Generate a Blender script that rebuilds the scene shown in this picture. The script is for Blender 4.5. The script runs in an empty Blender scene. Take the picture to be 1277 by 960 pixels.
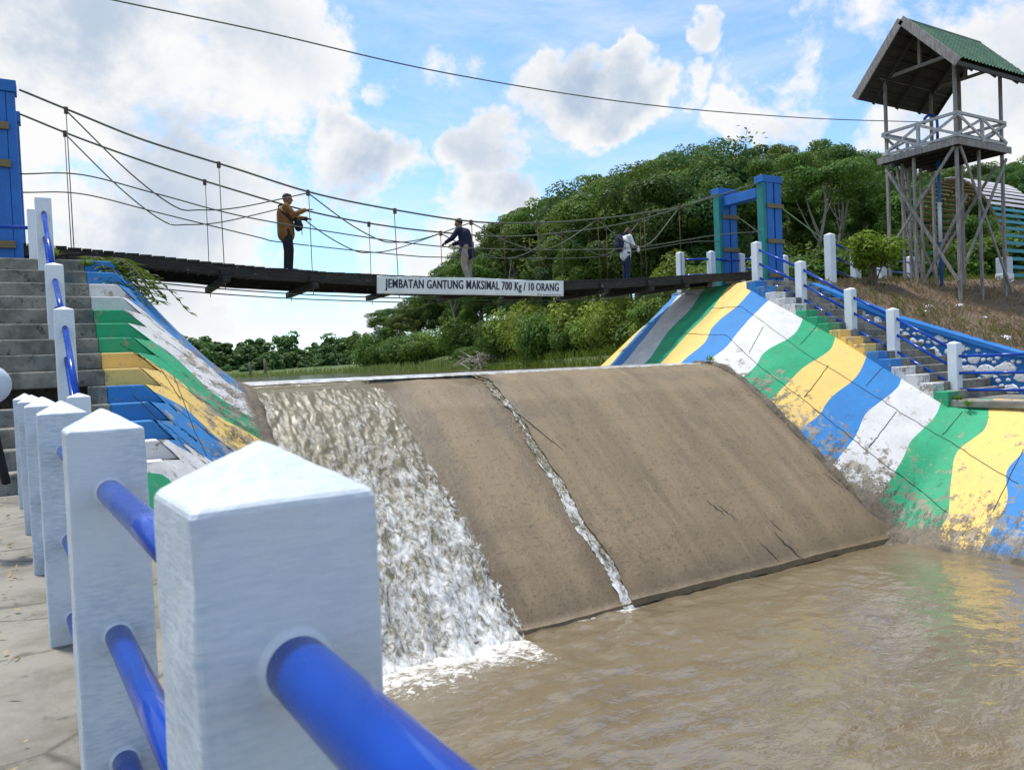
import bpy, bmesh, math, random
import numpy as np
from mathutils import Vector, Matrix, noise as mnoise

random.seed(7)
R = math.radians
scene = bpy.context.scene
COL = scene.collection

# ------------------------------------------------------------------ camera, sky, sun, exposure
FPX, CX, CY = 965.0, 638.5, 480.0          # focal length and centre in pixels of the 1277 x 960 photograph
CAMZ = 0.17
YAW, PITCH, ROLL = R(59.5), math.atan(25 / 965), math.atan(0.043)
F0 = Vector((math.cos(YAW), math.sin(YAW), 0))
Rt0 = Vector((math.sin(YAW), -math.cos(YAW), 0))
Zv = Vector((0, 0, 1))
Fv = F0 * math.cos(PITCH) - Zv * math.sin(PITCH)
Uv0 = F0 * math.sin(PITCH) + Zv * math.cos(PITCH)
Uv = Uv0 * math.cos(ROLL) + Rt0 * math.sin(ROLL)
Rv = Rt0 * math.cos(ROLL) - Uv0 * math.sin(ROLL)
CAM = Vector((0, 0, CAMZ))
cd = bpy.data.cameras.new('camera')
cam = bpy.data.objects.new('camera', cd)
COL.objects.link(cam)
cam.matrix_world = Matrix(((Rv.x, Uv.x, -Fv.x, CAM.x), (Rv.y, Uv.y, -Fv.y, CAM.y), (Rv.z, Uv.z, -Fv.z, CAM.z), (0, 0, 0, 1)))
cd.sensor_width = 36
cd.lens = 36 * FPX / 1277
cd.clip_start, cd.clip_end = 0.05, 3000
cd.dof.use_dof = True
cd.dof.focus_distance = 14
cd.dof.aperture_fstop = 9
scene.camera = cam

SUN_EL, SUN_AZ = 72, 118                     # azimuth measured from +X towards +Y
sd = Vector((math.cos(R(SUN_EL)) * math.cos(R(SUN_AZ)), math.cos(R(SUN_EL)) * math.sin(R(SUN_AZ)), math.sin(R(SUN_EL))))
sl = bpy.data.lights.new('sun', 'SUN')
sl.energy = 2.0
sl.angle = R(6.0)
sl.color = (1, 0.955, 0.88)
so = bpy.data.objects.new('sun', sl)
COL.objects.link(so)
so.rotation_euler = sd.to_track_quat('Z', 'Y').to_euler()
scene.view_settings.view_transform = 'Standard'
scene.view_settings.look = 'None'
scene.view_settings.gamma = 1
scene.view_settings.exposure = 1.12


def ray(x, y):
    return Fv + Rv * ((x - CX) / FPX) + Uv * (-(y - CY) / FPX)


def atY(x, y, Y):
    d = ray(x, y)
    return CAM + d * ((Y - CAM.y) / d.y)


def atX(x, y, X):
    d = ray(x, y)
    return CAM + d * ((X - CAM.x) / d.x)


def atZ(x, y, Z):
    d = ray(x, y)
    return CAM + d * ((Z - CAM.z) / d.z)


def proj(p):
    v = Vector(p) - CAM
    dz = v.dot(Fv)
    return CX + FPX * v.dot(Rv) / dz, CY - FPX * v.dot(Uv) / dz, dz


# ------------------------------------------------------------------ node helpers
class NT:
    def __init__(self, tree):
        self.t = tree
        self.t.nodes.clear()

    def n(self, kind, props=None, **ins):
        nd = self.t.nodes.new(kind)
        for k, v in (props or {}).items():
            setattr(nd, k, v)
        for k, v in ins.items():
            key = int(k[1:]) if k[0] == '_' and k[1:].isdigit() else k.replace('_', ' ')
            self.set(nd.inputs[key], v)
        return nd

    def set(self, sock, v):
        if isinstance(v, bpy.types.NodeSocket):
            self.t.links.new(v, sock)
        elif isinstance(v, (tuple, list)) and len(v) == 3 and sock.type == 'RGBA':
            sock.default_value = (*v, 1)
        else:
            sock.default_value = v

    def math(self, op, a, b=0.0, clamp=False):
        return self.n('ShaderNodeMath', {'operation': op, 'use_clamp': clamp}, _0=a, _1=b).outputs[0]

    def mix(self, f, a, b, blend='MIX'):
        nd = self.n('ShaderNodeMix', {'data_type': 'RGBA', 'blend_type': blend})
        self.set(nd.inputs[0], f)
        self.set(nd.inputs[6], a)
        self.set(nd.inputs[7], b)
        return nd.outputs[2]

    def ss(self, v, lo, hi, a=0.0, b=1.0):
        nd = self.n('ShaderNodeMapRange', {'interpolation_type': 'SMOOTHSTEP'})
        for i, q in enumerate((v, lo, hi, a, b)):
            self.set(nd.inputs[i], q)
        return nd.outputs[0]

    def noise(self, vec, scale, detail=4, rough=0.55, dist=0.0):
        return self.n('ShaderNodeTexNoise', None, Vector=vec, Scale=scale, Detail=detail, Roughness=rough, Distortion=dist).outputs[0]

    def mapping(self, vec, scale=(1, 1, 1), rot=(0, 0, 0), loc=(0, 0, 0)):
        return self.n('ShaderNodeMapping', None, Vector=vec, Scale=scale, Rotation=rot, Location=loc).outputs[0]

    def obj(self):
        return self.n('ShaderNodeTexCoord').outputs['Object']

    def geo(self, out='Position'):
        return self.n('ShaderNodeNewGeometry').outputs[out]

    def attr(self, name):
        return self.n('ShaderNodeAttribute', {'attribute_name': name}).outputs['Fac']

    def bump(self, h, strength=0.3, dist=0.02):
        return self.n('ShaderNodeBump', None, Strength=strength, Distance=dist, Height=h).outputs[0]

    def out(self, color, rough=0.6, bump=None, spec=0.5, metal=0.0, coat=0.0, alpha=None, coat_rough=0.05, ior=None):
        p = self.n('ShaderNodeBsdfPrincipled', None, Base_Color=color, Roughness=rough, Metallic=metal)
        p.inputs['Specular IOR Level'].default_value = spec
        p.inputs['Coat Weight'].default_value = coat
        p.inputs['Coat Roughness'].default_value = coat_rough
        if ior:
            p.inputs['IOR'].default_value = ior
        if bump is not None:
            self.set(p.inputs['Normal'], bump)
        if alpha is not None:
            self.set(p.inputs['Alpha'], alpha)
        o = self.n('ShaderNodeOutputMaterial')
        self.t.links.new(p.outputs[0], o.inputs[0])
        return p


M = {}


def mat(name):
    m = bpy.data.materials.new(name)
    m.use_nodes = True
    M[name] = m
    return NT(m.node_tree)


# ------------------------------------------------------------------ sky with clouds
W = bpy.data.worlds.new('World')
scene.world = W
W.use_nodes = True
w = NT(W.node_tree)
sky = w.n('ShaderNodeTexSky', {'sky_type': 'NISHITA', 'sun_disc': False, 'sun_elevation': R(SUN_EL), 'sun_rotation': R(90 - SUN_AZ), 'air_density': 1.0, 'dust_density': 0.6, 'ozone_density': 1.5})
gen = w.n('ShaderNodeTexCoord').outputs['Generated']
CLOUDS = [  # centre pixel of the photograph (only to find the direction), radius across, radius up, weight
    (150, 60, .22, .13, .74), (320, 80, .06, .09, .62), (20, 190, .18, .14, .76), (180, 240, .15, .08, .66), (300, 190, .10, .07, .64),
    (450, 205, .075, .055, .78), (600, 185, .05, .045, .66), (400, 335, .28, .07, .44), (160, 400, .35, .06, .46), (250, 330, .10, .05, .5), (625, 260, .05, .05, .68),
    (735, 132, .095, .045, .88), (768, 105, .03, .04, .8), (575, 72, .06, .035, .50), (866, 36, .024, .026, .56), (872, 95, .022, .024, .42),
    (980, 135, .05, .025, .55), (1080, 85, .14, .06, .36), (1240, 130, .12, .10, .60), (480, 90, .03, .03, .45), (1180, 10, .18, .05, .36), (930, 115, .03, .02, .42),
    (-250, 150, .4, .3, .8), (1600, 100, .3, .18, .7), (640, -420, .35, .18, .7), (1500, -500, .4, .25, .7), (-400, -500, .4, .3, .7)]
wc = w.n('ShaderNodeTexNoise', None, Vector=gen, Scale=4.0, Detail=5, Roughness=.6).outputs[1]
wv_ = w.n('ShaderNodeVectorMath', {'operation': 'SUBTRACT'}, _0=wc, _1=(.5, .5, .5)).outputs[0]
sc_ = w.n('ShaderNodeVectorMath', {'operation': 'SCALE'}, _0=wv_)
sc_.inputs['Scale'].default_value = .24
gw = w.n('ShaderNodeVectorMath', {'operation': 'ADD'}, _0=gen, _1=sc_.outputs[0]).outputs[0]
wn = w.noise(gen, 5.5, 9, 0.64, 0.2)
wn2 = w.noise(gen, 16.0, 8, 0.66, 0.3)
dens = None
for (px, py, rx, ry, wt) in CLOUDS:
    c = ray(px, py).normalized()
    tx = Vector((0, 0, 1)).cross(c).normalized()
    ty = c.cross(tx)
    d = w.n('ShaderNodeVectorMath', {'operation': 'SUBTRACT'}, _0=gw, _1=tuple(c)).outputs[0]
    a = w.math('MULTIPLY', w.n('ShaderNodeVectorMath', {'operation': 'DOT_PRODUCT'}, _0=d, _1=tuple(tx)).outputs['Value'], 1 / rx)
    b = w.math('MULTIPLY', w.n('ShaderNodeVectorMath', {'operation': 'DOT_PRODUCT'}, _0=d, _1=tuple(ty)).outputs['Value'], 1 / ry)
    q = w.math('ADD', w.math('MULTIPLY', a, a), w.math('MULTIPLY', b, b))
    k = w.ss(q, 0.0, 2.4, wt, 0.0)
    dens = k if dens is None else w.math('MAXIMUM', dens, k)
upz = w.n('ShaderNodeSeparateXYZ', None, Vector=gen).outputs[2]
bgf = w.n('ShaderNodeVectorMath', {'operation': 'DOT_PRODUCT'}, _0=gen, _1=tuple(Fv)).outputs['Value']
back = w.math('MULTIPLY', w.ss(bgf, 0.45, -0.1), w.ss(w.noise(gen, 2.2, 5, .6), .45, .62, 0.2, .75))
dens = w.math('MAXIMUM', dens, back)
nz = w.math('ADD', w.math('MULTIPLY', w.math('SUBTRACT', wn, 0.5), 1.75), w.math('MULTIPLY', w.math('SUBTRACT', wn2, 0.5), 0.9))
dn = w.math('ADD', dens, nz)
alpha = w.ss(dn, 0.27, 0.62)
veil = w.ss(w.noise(w.mapping(gen, (1.5, 1.5, 5)), 2.2, 7, 0.68, 0.4), 0.40, 0.78, 0.0, 0.5)
low = w.ss(upz, 0.0, 0.14, 0.22, 0.0)
alpha = w.math('MAXIMUM', alpha, w.math('MAXIMUM', veil, low))
up_ = w.noise(w.mapping(gen, loc=(.02, .015, -.045)), 5.5, 9, .64, .2)     # the same cloud noise a little higher: thick above means shaded below
gr_ = w.math('ADD', w.math('MULTIPLY', w.math('SUBTRACT', up_, .46), 3.2), w.math('MULTIPLY', w.math('SUBTRACT', w.noise(gen, 3.0, 4, .55), .46), 2.2))
core = w.math('MULTIPLY', w.ss(gr_, -.35, .65), w.ss(dens, .34, .85))
ccol = w.mix(core, (1.0, 1.0, 1.0), (0.47, 0.59, 0.75))
skyc = w.mix(1.0, sky.outputs[0], (0.95, 1.15, 1.28), 'MULTIPLY')
bg1 = w.n('ShaderNodeBackground', None, Color=skyc, Strength=0.087)
bg2 = w.n('ShaderNodeBackground', None, Color=ccol, Strength=0.45)
mx = w.n('ShaderNodeMixShader', None, Fac=alpha, _1=bg1.outputs[0], _2=bg2.outputs[0])
wo = w.n('ShaderNodeOutputWorld')
w.t.links.new(mx.outputs[0], wo.inputs[0])

# ------------------------------------------------------------------ materials


def m_paint(name, col, dark, rough=0.5, peel=0.0, peelcol=(.28, .25, .21), scale=1.0):
    t = mat(name)
    p = t.geo()
    br = t.noise(t.mapping(p, (16, 16, 75)), 1.3, 6, .65)
    big = t.noise(p, 2.3 * scale, 5, .6)
    f = t.math('MULTIPLY', t.ss(br, .36, .66), t.ss(big, .32, .62))
    c = t.mix(f, col, dark)
    if peel:
        pn = t.noise(p, 9 * scale, 8, .68)
        pk = t.ss(pn, 1 - peel, 1 - peel + .03)
        c = t.mix(pk, c, peelcol)
    t.out(c, rough, t.bump(t.math('ADD', br, t.math('MULTIPLY', t.noise(p, 70, 3), .5)), .22, .01))


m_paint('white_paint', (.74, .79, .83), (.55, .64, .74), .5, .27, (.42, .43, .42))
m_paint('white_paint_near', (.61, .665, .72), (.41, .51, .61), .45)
m_paint('gate_blue', (.012, .15, .52), (.01, .10, .36), .55, .33, (.10, .13, .15))
m_paint('gate_green', (.012, .22, .21), (.01, .14, .15), .55, .33, (.10, .13, .12))
m_paint('teal_paint', (.03, .27, .33), (.04, .20, .25), .6, .3, (.2, .2, .2))
m_paint('slat_white', (.70, .66, .70), (.55, .5, .56), .6, .3)
m_paint('wall_blue', (.014, .18, .52), (.012, .13, .40), .6, .36, (.20, .22, .22))
m_paint('stone_white', (.76, .77, .78), (.5, .5, .5), .7, .42, (.10, .10, .09), 1.5)
m_paint('dull_pale', (.5, .58, .66), (.4, .46, .52), .5)

t = mat('rail_blue')
p = t.geo()
c = t.mix(t.ss(t.noise(p, 6, 6), .4, .7), (.0010, .046, .34), (.0015, .056, .41))
c = t.mix(t.ss(t.noise(p, 38, 6, .7), .685, .71), c, (.30, .33, .38))
c = t.mix(t.ss(t.noise(t.mapping(p, loc=(3, 1, 7)), 24, 7, .7), .70, .73), c, (.07, .045, .03))
t.out(c, t.ss(t.noise(p, 11, 5), .3, .7, .13, .30), t.bump(t.math('ADD', t.noise(p, 18, 3), t.math('MULTIPLY', t.noise(p, 90, 4), .3)), .10, .01), .3, 0, .1)

t = mat('dark_timber')
p = t.geo()
g = t.noise(t.mapping(p, (2, 14, 14)), 2.0, 6, .65)
l = t.noise(p, 7, 6, .7)
c = t.mix(t.ss(g, .3, .75), (.010, .010, .009), (.04, .035, .028))
c = t.mix(t.ss(l, .60, .68), c, (.14, .145, .12))
t.out(c, .85, t.bump(g, .8, .03))

t = mat('grey_timber')
p = t.geo()
g = t.noise(t.mapping(p, (16, 16, 1.6)), 2.0, 6, .65)
c = t.mix(t.ss(g, .3, .7), (.15, .135, .12), (.36, .335, .31))
c = t.mix(t.ss(t.noise(p, 3, 5, .6), .55, .75), c, (.13, .12, .10))
t.out(c, .8, t.bump(g, .5, .02))

t = mat('batten_wood')
p = t.geo()
g = t.noise(t.mapping(p, (3, 20, 20)), 2.0, 6, .65)
t.out(t.mix(g, (.10, .075, .04), (.28, .22, .11)), .8, t.bump(g, .5, .02))

t = mat('platform_white')
p = t.geo()
g = t.noise(t.mapping(p, (10, 10, 10)), 2.0, 6, .65)
t.out(t.mix(t.ss(g, .35, .7), (.56, .56, .56), (.28, .27, .26)), .75, t.bump(g, .5, .02))

t = mat('steel_cable')
p = t.geo()
t.out(t.mix(t.noise(p, 8, 4), (.05, .06, .045), (.14, .18, .115)), .6, None, .5, .0)
t = mat('green_cable')
p = t.geo()
t.out(t.mix(t.ss(t.geo('Position'), 0, 1), (.15, .30, .12), (.2, .4, .2)) if False else t.mix(t.noise(p, 4, 4), (.10, .20, .09), (.26, .38, .20)), .6)
t = mat('rust_iron')
p = t.geo()
t.out(t.mix(t.noise(p, 20, 5), (.05, .03, .022), (.16, .09, .05)), .8, t.bump(t.noise(p, 40, 4), .5, .01))

t = mat('roof_tile_green')
p = t.geo()
t.out(t.mix(t.ss(t.noise(p, 2.5, 6, .6), .35, .7), (.030, .088, .040), (.060, .135, .062)), .5, t.bump(t.noise(p, 30, 4), .2, .01))
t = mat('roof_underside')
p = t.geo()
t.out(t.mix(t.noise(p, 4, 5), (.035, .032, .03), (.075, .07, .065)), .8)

t = mat('concrete_grey')
p = t.geo()
n1 = t.noise(p, 1.6, 7, .65)
n2 = t.noise(p, 11, 6, .65)
c = t.mix(t.ss(n1, .35, .7), (.30, .285, .25), (.14, .135, .115))
c = t.mix(t.ss(n2, .55, .72), c, (.06, .065, .05))
t.out(c, .85, t.bump(t.math('ADD', n1, n2), .6, .03))

t = mat('step_concrete')
p = t.geo()
n1 = t.noise(p, 2.2, 7, .7)
n2 = t.noise(p, 9, 6, .7)
n3 = t.noise(t.mapping(p, (1, 1, 1), loc=(4, 2, 9)), 1.3, 6, .6)
c = t.mix(t.ss(n1, .35, .68), (.30, .29, .25), (.13, .13, .11))
c = t.mix(t.ss(n3, .52, .66, 0, .75), c, (.055, .10, .12))
c = t.mix(t.ss(n2, .54, .70), c, (.045, .05, .035))
t.out(c, .85, t.bump(t.math('ADD', n1, n2), .7, .04))

t = mat('walkway_concrete')
p = t.geo()
n1 = t.noise(p, 1.4, 8, .68)
n2 = t.noise(p, 7, 8, .7)
n3 = t.noise(p, 45, 5, .7)
c = t.mix(t.ss(n1, .38, .66), (.27, .255, .215), (.15, .14, .112))
c = t.mix(t.ss(n2, .56, .70, 0, .8), c, (.09, .085, .065))
c = t.mix(t.ss(n3, .64, .72, 0, .7), c, (.06, .05, .035))
vor = t.n('ShaderNodeTexVoronoi', {'feature': 'DISTANCE_TO_EDGE'}, Vector=t.mapping(p, (.5, .8, 1)), Scale=1.0).outputs['Distance']
crk = t.ss(t.math('ADD', vor, t.math('MULTIPLY', n2, .03)), .012, .03, .8, 0.0)
c = t.mix(crk, c, (.06, .055, .045))
t.out(c, .9, t.bump(t.math('ADD', n2, t.math('MULTIPLY', n3, .4)), .5, .02))


def m_stripe(name, col, col2):
    """painted concrete that chips to bare concrete near its lower edge ('paint' = metres inside the painted area)"""
    t = mat(name)
    p = t.geo()
    pa = t.attr('paint')
    n1 = t.noise(p, 2.0, 7, .66)
    n2 = t.noise(p, 8, 8, .72)
    n3 = t.noise(p, 26, 6, .7)
    st = t.noise(t.mapping(p, (.9, 3.5, 1.2)), 2.2, 7, .7)
    c = t.mix(t.ss(n1, .35, .7), col, col2)
    # scattered dirt specks and chips
    we = t.attr('wear')
    sp = t.math('ADD', t.math('MULTIPLY', t.noise(p, 4.5, 7, .68), .75), t.math('MULTIPLY', n3, .25))
    chip = t.ss(t.math('ADD', sp, t.math('MULTIPLY', we, .13)), .60, .65, 0, .9)
    bare = t.mix(t.ss(n1, .4, .62), (.20, .17, .12), (.34, .29, .22))
    c = t.mix(chip, c, bare)
    blk = t.math('MULTIPLY', t.ss(t.math('ADD', st, t.math('MULTIPLY', we, .20)), .66, .78), t.ss(n3, .32, .6))
    c = t.mix(t.math('MULTIPLY', blk, .85), c, (.045, .042, .03))
    # lower edge: paint breaks up
    e = t.math('ADD', t.math('ADD', pa, t.math('MULTIPLY', t.math('SUBTRACT', n1, .5), .32)), t.math('MULTIPLY', t.math('SUBTRACT', n2, .5), .30))
    gone = t.ss(e, .12, -.06)
    brown = t.mix(t.ss(n2, .4, .65), (.19, .15, .10), (.10, .085, .06))
    brown = t.mix(t.ss(n3, .55, .7), brown, (.32, .29, .24))
    c = t.mix(gone, c, brown)
    c = t.mix(t.math('MULTIPLY', t.ss(e, .55, .1), t.ss(n3, .5, .62, 0, .6)), c, (.07, .055, .035))
    t.out(c, .7, t.bump(t.math('ADD', t.math('ADD', n2, t.math('MULTIPLY', n3, .5)), t.math('MULTIPLY', gone, -.4)), .45, .03))


m_stripe('stripe_white', (.66, .65, .64), (.54, .54, .535))
m_stripe('stripe_blue', (.022, .205, .52), (.028, .175, .44))
m_stripe('stripe_green', (.016, .35, .165), (.022, .29, .13))
m_stripe('stripe_yellow', (.80, .55, .15), (.72, .49, .16))
t = mat('crack_gap_dark')
p = t.geo()
t.out(t.mix(t.noise(p, 10, 4), (.02, .02, .018), (.06, .05, .04)), .95)

t = mat('spillway_concrete')
p = t.geo()
sp = t.n('ShaderNodeSeparateXYZ', None, Vector=p)
fl = t.n('ShaderNodeCombineXYZ', None, X=sp.outputs[0], Y=t.math('MULTIPLY', sp.outputs[1], .14), Z=0.0).outputs[0]
s1 = t.noise(fl, 1.6, 7, .62, .15)
s2 = t.noise(fl, 6.5, 7, .68, .1)
n1 = t.noise(p, 1.0, 8, .62)
n2 = t.noise(p, 14, 8, .75)
n3 = t.noise(p, 60, 4, .7)
c = t.mix(t.ss(s1, .32, .72), (.262, .192, .108), (.182, .134, .076))
c = t.mix(t.ss(s2, .5, .72, 0, .55), c, (.30, .225, .145))
c = t.mix(t.ss(n1, .5, .7, 0, .5), c, (.15, .115, .078))
c = t.mix(t.ss(n2, .54, .66, 0, .75), c, (.07, .052, .032))
c = t.mix(t.ss(n3, .62, .7, 0, .5), c, (.36, .29, .20))
X_, Y_p = sp.outputs[0], sp.outputs[1]
wob = t.math('MULTIPLY', t.math('SUBTRACT', t.noise(p, 1.7, 6, .65), .5), .9)
xw = t.math('ADD', X_, wob)
wet1 = t.ss(t.math('ABSOLUTE', t.math('SUBTRACT', xw, 7.22)), .16, .50, 1.0, 0.0)
wet2 = t.ss(xw, 5.45, 5.95, 1.0, 0.0)
wet3 = t.ss(t.math('ADD', Y_p, t.math('MULTIPLY', wob, .5)), 9.35, 9.75, 1.0, 0.0)
wet = t.math('MAXIMUM', t.math('MAXIMUM', wet1, wet2), wet3)
jl = t.ss(t.math('ABSOLUTE', t.math('SUBTRACT', t.math('FRACT', t.math('ADD', t.math('MULTIPLY', Y_p, .62), t.math('MULTIPLY', wob, .012))), .5)), .0, .010, .22, 0.0)
c = t.mix(jl, c, (.08, .06, .04))
alg = t.math('MULTIPLY', t.ss(t.noise(p, .9, 7, .7), .52, .66), t.ss(n2, .42, .6))
c = t.mix(t.math('MULTIPLY', alg, .45), c, (.095, .085, .045))
c = t.mix(t.math('MULTIPLY', wet, .62), c, t.mix(.5, c, (.04, .03, .018)))
t.out(c, t.math('SUBTRACT', .58, t.math('MULTIPLY', wet, .30)), t.bump(t.math('ADD', t.math('ADD', n2, t.math('MULTIPLY', s2, .8)), t.math('MULTIPLY', n3, .35)), .6, .03))

t = mat('wet_rubble')
p = t.geo()
n1 = t.noise(p, 1.8, 7, .65)
n2 = t.noise(p, 9, 8, .72)
c = t.mix(t.ss(n1, .38, .66), (.17, .135, .09), (.085, .068, .045))
c = t.mix(t.ss(n2, .52, .66, 0, .8), c, (.045, .038, .026))
c = t.mix(t.ss(t.noise(p, 24, 5, .7), .58, .68, 0, .6), c, (.30, .26, .20))
t.out(c, .6, t.bump(t.math('ADD', n1, n2), .9, .06))

# falling water: white foam threads over a thin brown film
t = mat('white_water')
p = t.geo()
sp = t.n('ShaderNodeSeparateXYZ', None, Vector=p)
dn_ = t.attr('down')
fl = t.n('ShaderNodeCombineXYZ', None, X=sp.outputs[0], Y=t.math('MULTIPLY', sp.outputs[1], .55), Z=t.math('MULTIPLY', sp.outputs[2], .55)).outputs[0]
s1 = t.noise(fl, 3.0, 5, .65, .5)
s2 = t.noise(fl, 8.0, 7, .70, 1.6)
s3 = t.noise(fl, 30.0, 5, .7, .6)
rg = t.n('ShaderNodeTexNoise', {'noise_type': 'RIDGED_MULTIFRACTAL'}, Vector=fl, Scale=4.2, Detail=6, Roughness=.62, Distortion=.8).outputs[0]
f = t.math('ADD', t.math('ADD', t.math('MULTIPLY', s1, .30), t.math('MULTIPLY', s2, .50)), t.math('ADD', t.math('MULTIPLY', s3, .20), t.math('MULTIPLY', rg, .07)))
f = t.math('ADD', f, t.math('MULTIPLY', dn_, .22))
foam = t.ss(f, .55, .75)
film = t.mix(s2, (.11, .095, .05), (.23, .195, .12))
c = t.mix(foam, film, (.76, .77, .77))
edge = t.attr('edge')
al = t.ss(t.math('ADD', edge, t.math('MULTIPLY', t.math('SUBTRACT', s2, .5), 1.7)), .1, .30)
t.out(c, t.math('ADD', .12, t.math('MULTIPLY', foam, .5)), t.bump(t.math('ADD', f, t.math('MULTIPLY', foam, .3)), .55, .05), .5, alpha=al)

# pool
t = mat('pool_water')
p = t.geo()
m1 = t.mapping(p, (1.0, 1.7, 1), rot=(0, 0, R(-28)))
w1 = t.noise(m1, 1.1, 2, .5, .6)
w2 = t.noise(m1, 3.6, 3, .55, .9)
w3 = t.noise(m1, 12, 2, .5, .4)
hgt = t.math('ADD', t.math('ADD', t.math('MULTIPLY', w1, .8), t.math('MULTIPLY', w2, .40)), t.math('MULTIPLY', w3, .09))
foam_a = t.attr('foam')
fn = t.noise(p, 5, 8, .72, 1.2)
fn2 = t.noise(p, 19, 6, .7, .8)
foam = t.ss(t.math('ADD', t.math('ADD', foam_a, t.math('MULTIPLY', t.math('SUBTRACT', fn, .5), 1.5)), t.math('MULTIPLY', t.math('SUBTRACT', fn2, .5), .7)), .42, .80)
cw = t.mix(t.ss(w1, .3, .7), (.150, .113, .064), (.182, .142, .084))
c = t.mix(foam, cw, (.70, .685, .64))
t.out(c, t.math('ADD', .025, t.math('MULTIPLY', foam, .6)), t.bump(t.math('ADD', hgt, t.math('MULTIPLY', t.math('MULTIPLY', foam, fn2), .5)), .34, .10), 1.0, ior=1.6)

t = mat('lake_water')
p = t.geo()
w1 = t.noise(t.mapping(p, (1, .7, 1)), 3.5, 4, .6)
t.out((.14, .115, .06), .07, t.bump(w1, .25, .03), .5, ior=1.33)
t = mat('crest_film')
p = t.geo()
w1 = t.noise(t.mapping(p, (1.2, .6, 1)), 5, 7, .72)
t.out(t.mix(t.ss(w1, .42, .62), (.34, .32, .29), (.72, .72, .72)), .3, t.bump(w1, .4, .03))

# ground
t = mat('ground_soil')
p = t.geo()
dry = t.attr('dry')
n1 = t.noise(p, .35, 8, .65)
n2 = t.noise(p, 3.2, 8, .7)
n3 = t.noise(p, 22, 5, .7)
gr = t.mix(t.ss(n2, .35, .7), (.05, .095, .022), (.10, .14, .035))
gr = t.mix(t.ss(n1, .5, .7, 0, .5), gr, (.16, .15, .06))
so_ = t.mix(t.ss(n2, .35, .65), (.20, .135, .09), (.115, .075, .05))
so_ = t.mix(t.ss(n3, .5, .68, 0, .7), so_, (.30, .235, .16))
so_ = t.mix(t.ss(t.noise(p, 1.2, 5, .6), .54, .7, 0, .6), so_, (.13, .14, .04))
c = t.mix(t.ss(t.math('ADD', dry, t.math('MULTIPLY', t.math('SUBTRACT', n2, .5), .8)), .35, .65), gr, so_)
t.out(c, .95, t.bump(t.math('ADD', n2, n3), .8, .08))


def m_leaf(name, a, b, c3, trans=.3):
    t = mat(name)
    rnd = t.n('ShaderNodeObjectInfo').outputs['Random']
    isl = t.n('ShaderNodeNewGeometry').outputs['Random Per Island']
    p = t.geo()
    cl = t.noise(p, .55, 3, .6)
    c = t.mix(isl, a, b)
    c = t.mix(t.math('MULTIPLY', rnd, .75), c, c3)
    c = t.mix(t.ss(cl, .4, .68, 0, .45), c, b)
    val = t.n('ShaderNodeHueSaturation', None, Hue=t.math('ADD', .485, t.math('MULTIPLY', rnd, .035)), Saturation=1.0, Value=t.math('ADD', .84, t.math('MULTIPLY', t.math('FRACT', t.math('MULTIPLY', rnd, 7.31)), .85)), Color=c)
    c = val.outputs[0]
    pr = t.n('ShaderNodeBsdfPrincipled', None, Base_Color=c, Roughness=.55)
    pr.inputs['Specular IOR Level'].default_value = .2
    tr = t.n('ShaderNodeBsdfTranslucent', None, Color=t.mix(.5, c, (.20, .28, .03)))
    ms = t.n('ShaderNodeMixShader', None, Fac=trans, _1=pr.outputs[0], _2=tr.outputs[0])
    o = t.n('ShaderNodeOutputMaterial')
    t.t.links.new(ms.outputs[0], o.inputs[0])


m_leaf('leaf_dark', (.020, .060, .012), (.046, .105, .018), (.026, .082, .024))
m_leaf('leaf_mid', (.036, .092, .014), (.080, .150, .024), (.052, .105, .018))
m_leaf('leaf_olive', (.070, .120, .024), (.125, .175, .04), (.080, .11, .03))
m_leaf('leaf_far', (.045, .095, .032), (.085, .15, .05), (.07, .115, .035))
m_leaf('leaf_bush', (.06, .13, .010), (.15, .23, .02), (.10, .17, .015), .35)
m_leaf('leaf_yellow', (.11, .16, .02), (.20, .24, .035), (.14, .2, .03), .35)
m_leaf('dry_straw', (.22, .16, .09), (.36, .27, .15), (.3, .22, .12), .2)
m_leaf('reed_green', (.13, .17, .045), (.24, .25, .09), (.16, .2, .06), .3)
t = mat('bark')
p = t.geo()
g = t.noise(t.mapping(p, (9, 9, 1.5)), 2, 5, .65)
t.out(t.mix(g, (.07, .055, .04), (.22, .19, .15)), .9, t.bump(g, .6, .03))
t = mat('bark_pale')
p = t.geo()
g = t.noise(t.mapping(p, (9, 9, 1.5)), 2, 5, .65)
t.out(t.mix(g, (.20, .18, .15), (.42, .39, .33)), .9, t.bump(g, .6, .03))


def m_cloth(name, a, b, rough=.85, sc=9):
    t = mat(name)
    p = t.obj()
    n = t.noise(p, sc, 5, .6)
    t.out(t.mix(t.ss(n, .35, .68), a, b), rough, t.bump(t.math('ADD', n, t.math('MULTIPLY', t.noise(p, 160, 2), .15)), .5, .02), .25)


m_cloth('cloth_brown', (.24, .115, .035), (.15, .07, .022))
m_cloth('cloth_black', (.012, .012, .015), (.022, .022, .026))
m_cloth('cloth_navy', (.014, .016, .045), (.026, .026, .06))
m_cloth('cloth_khaki', (.36, .31, .24), (.26, .22, .165))
m_cloth('cloth_white', (.74, .75, .76), (.60, .62, .65))
m_cloth('cloth_denim', (.018, .028, .065), (.03, .042, .09))
m_cloth('hair_black', (.010, .008, .007), (.02, .016, .013), .6, 60)
m_cloth('hair_brown', (.06, .035, .02), (.11, .07, .04), .7, 60)
m_cloth('skin', (.22, .115, .07), (.27, .145, .09), .55, 14)
m_cloth('shoe_grey', (.22, .2, .18), (.12, .11, .1), .7)
m_cloth('eye_dark', (.01, .008, .006), (.02, .015, .01), .2)
m_cloth('banner_vinyl', (.70, .73, .71), (.62, .66, .65), .55, 3)
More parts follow.
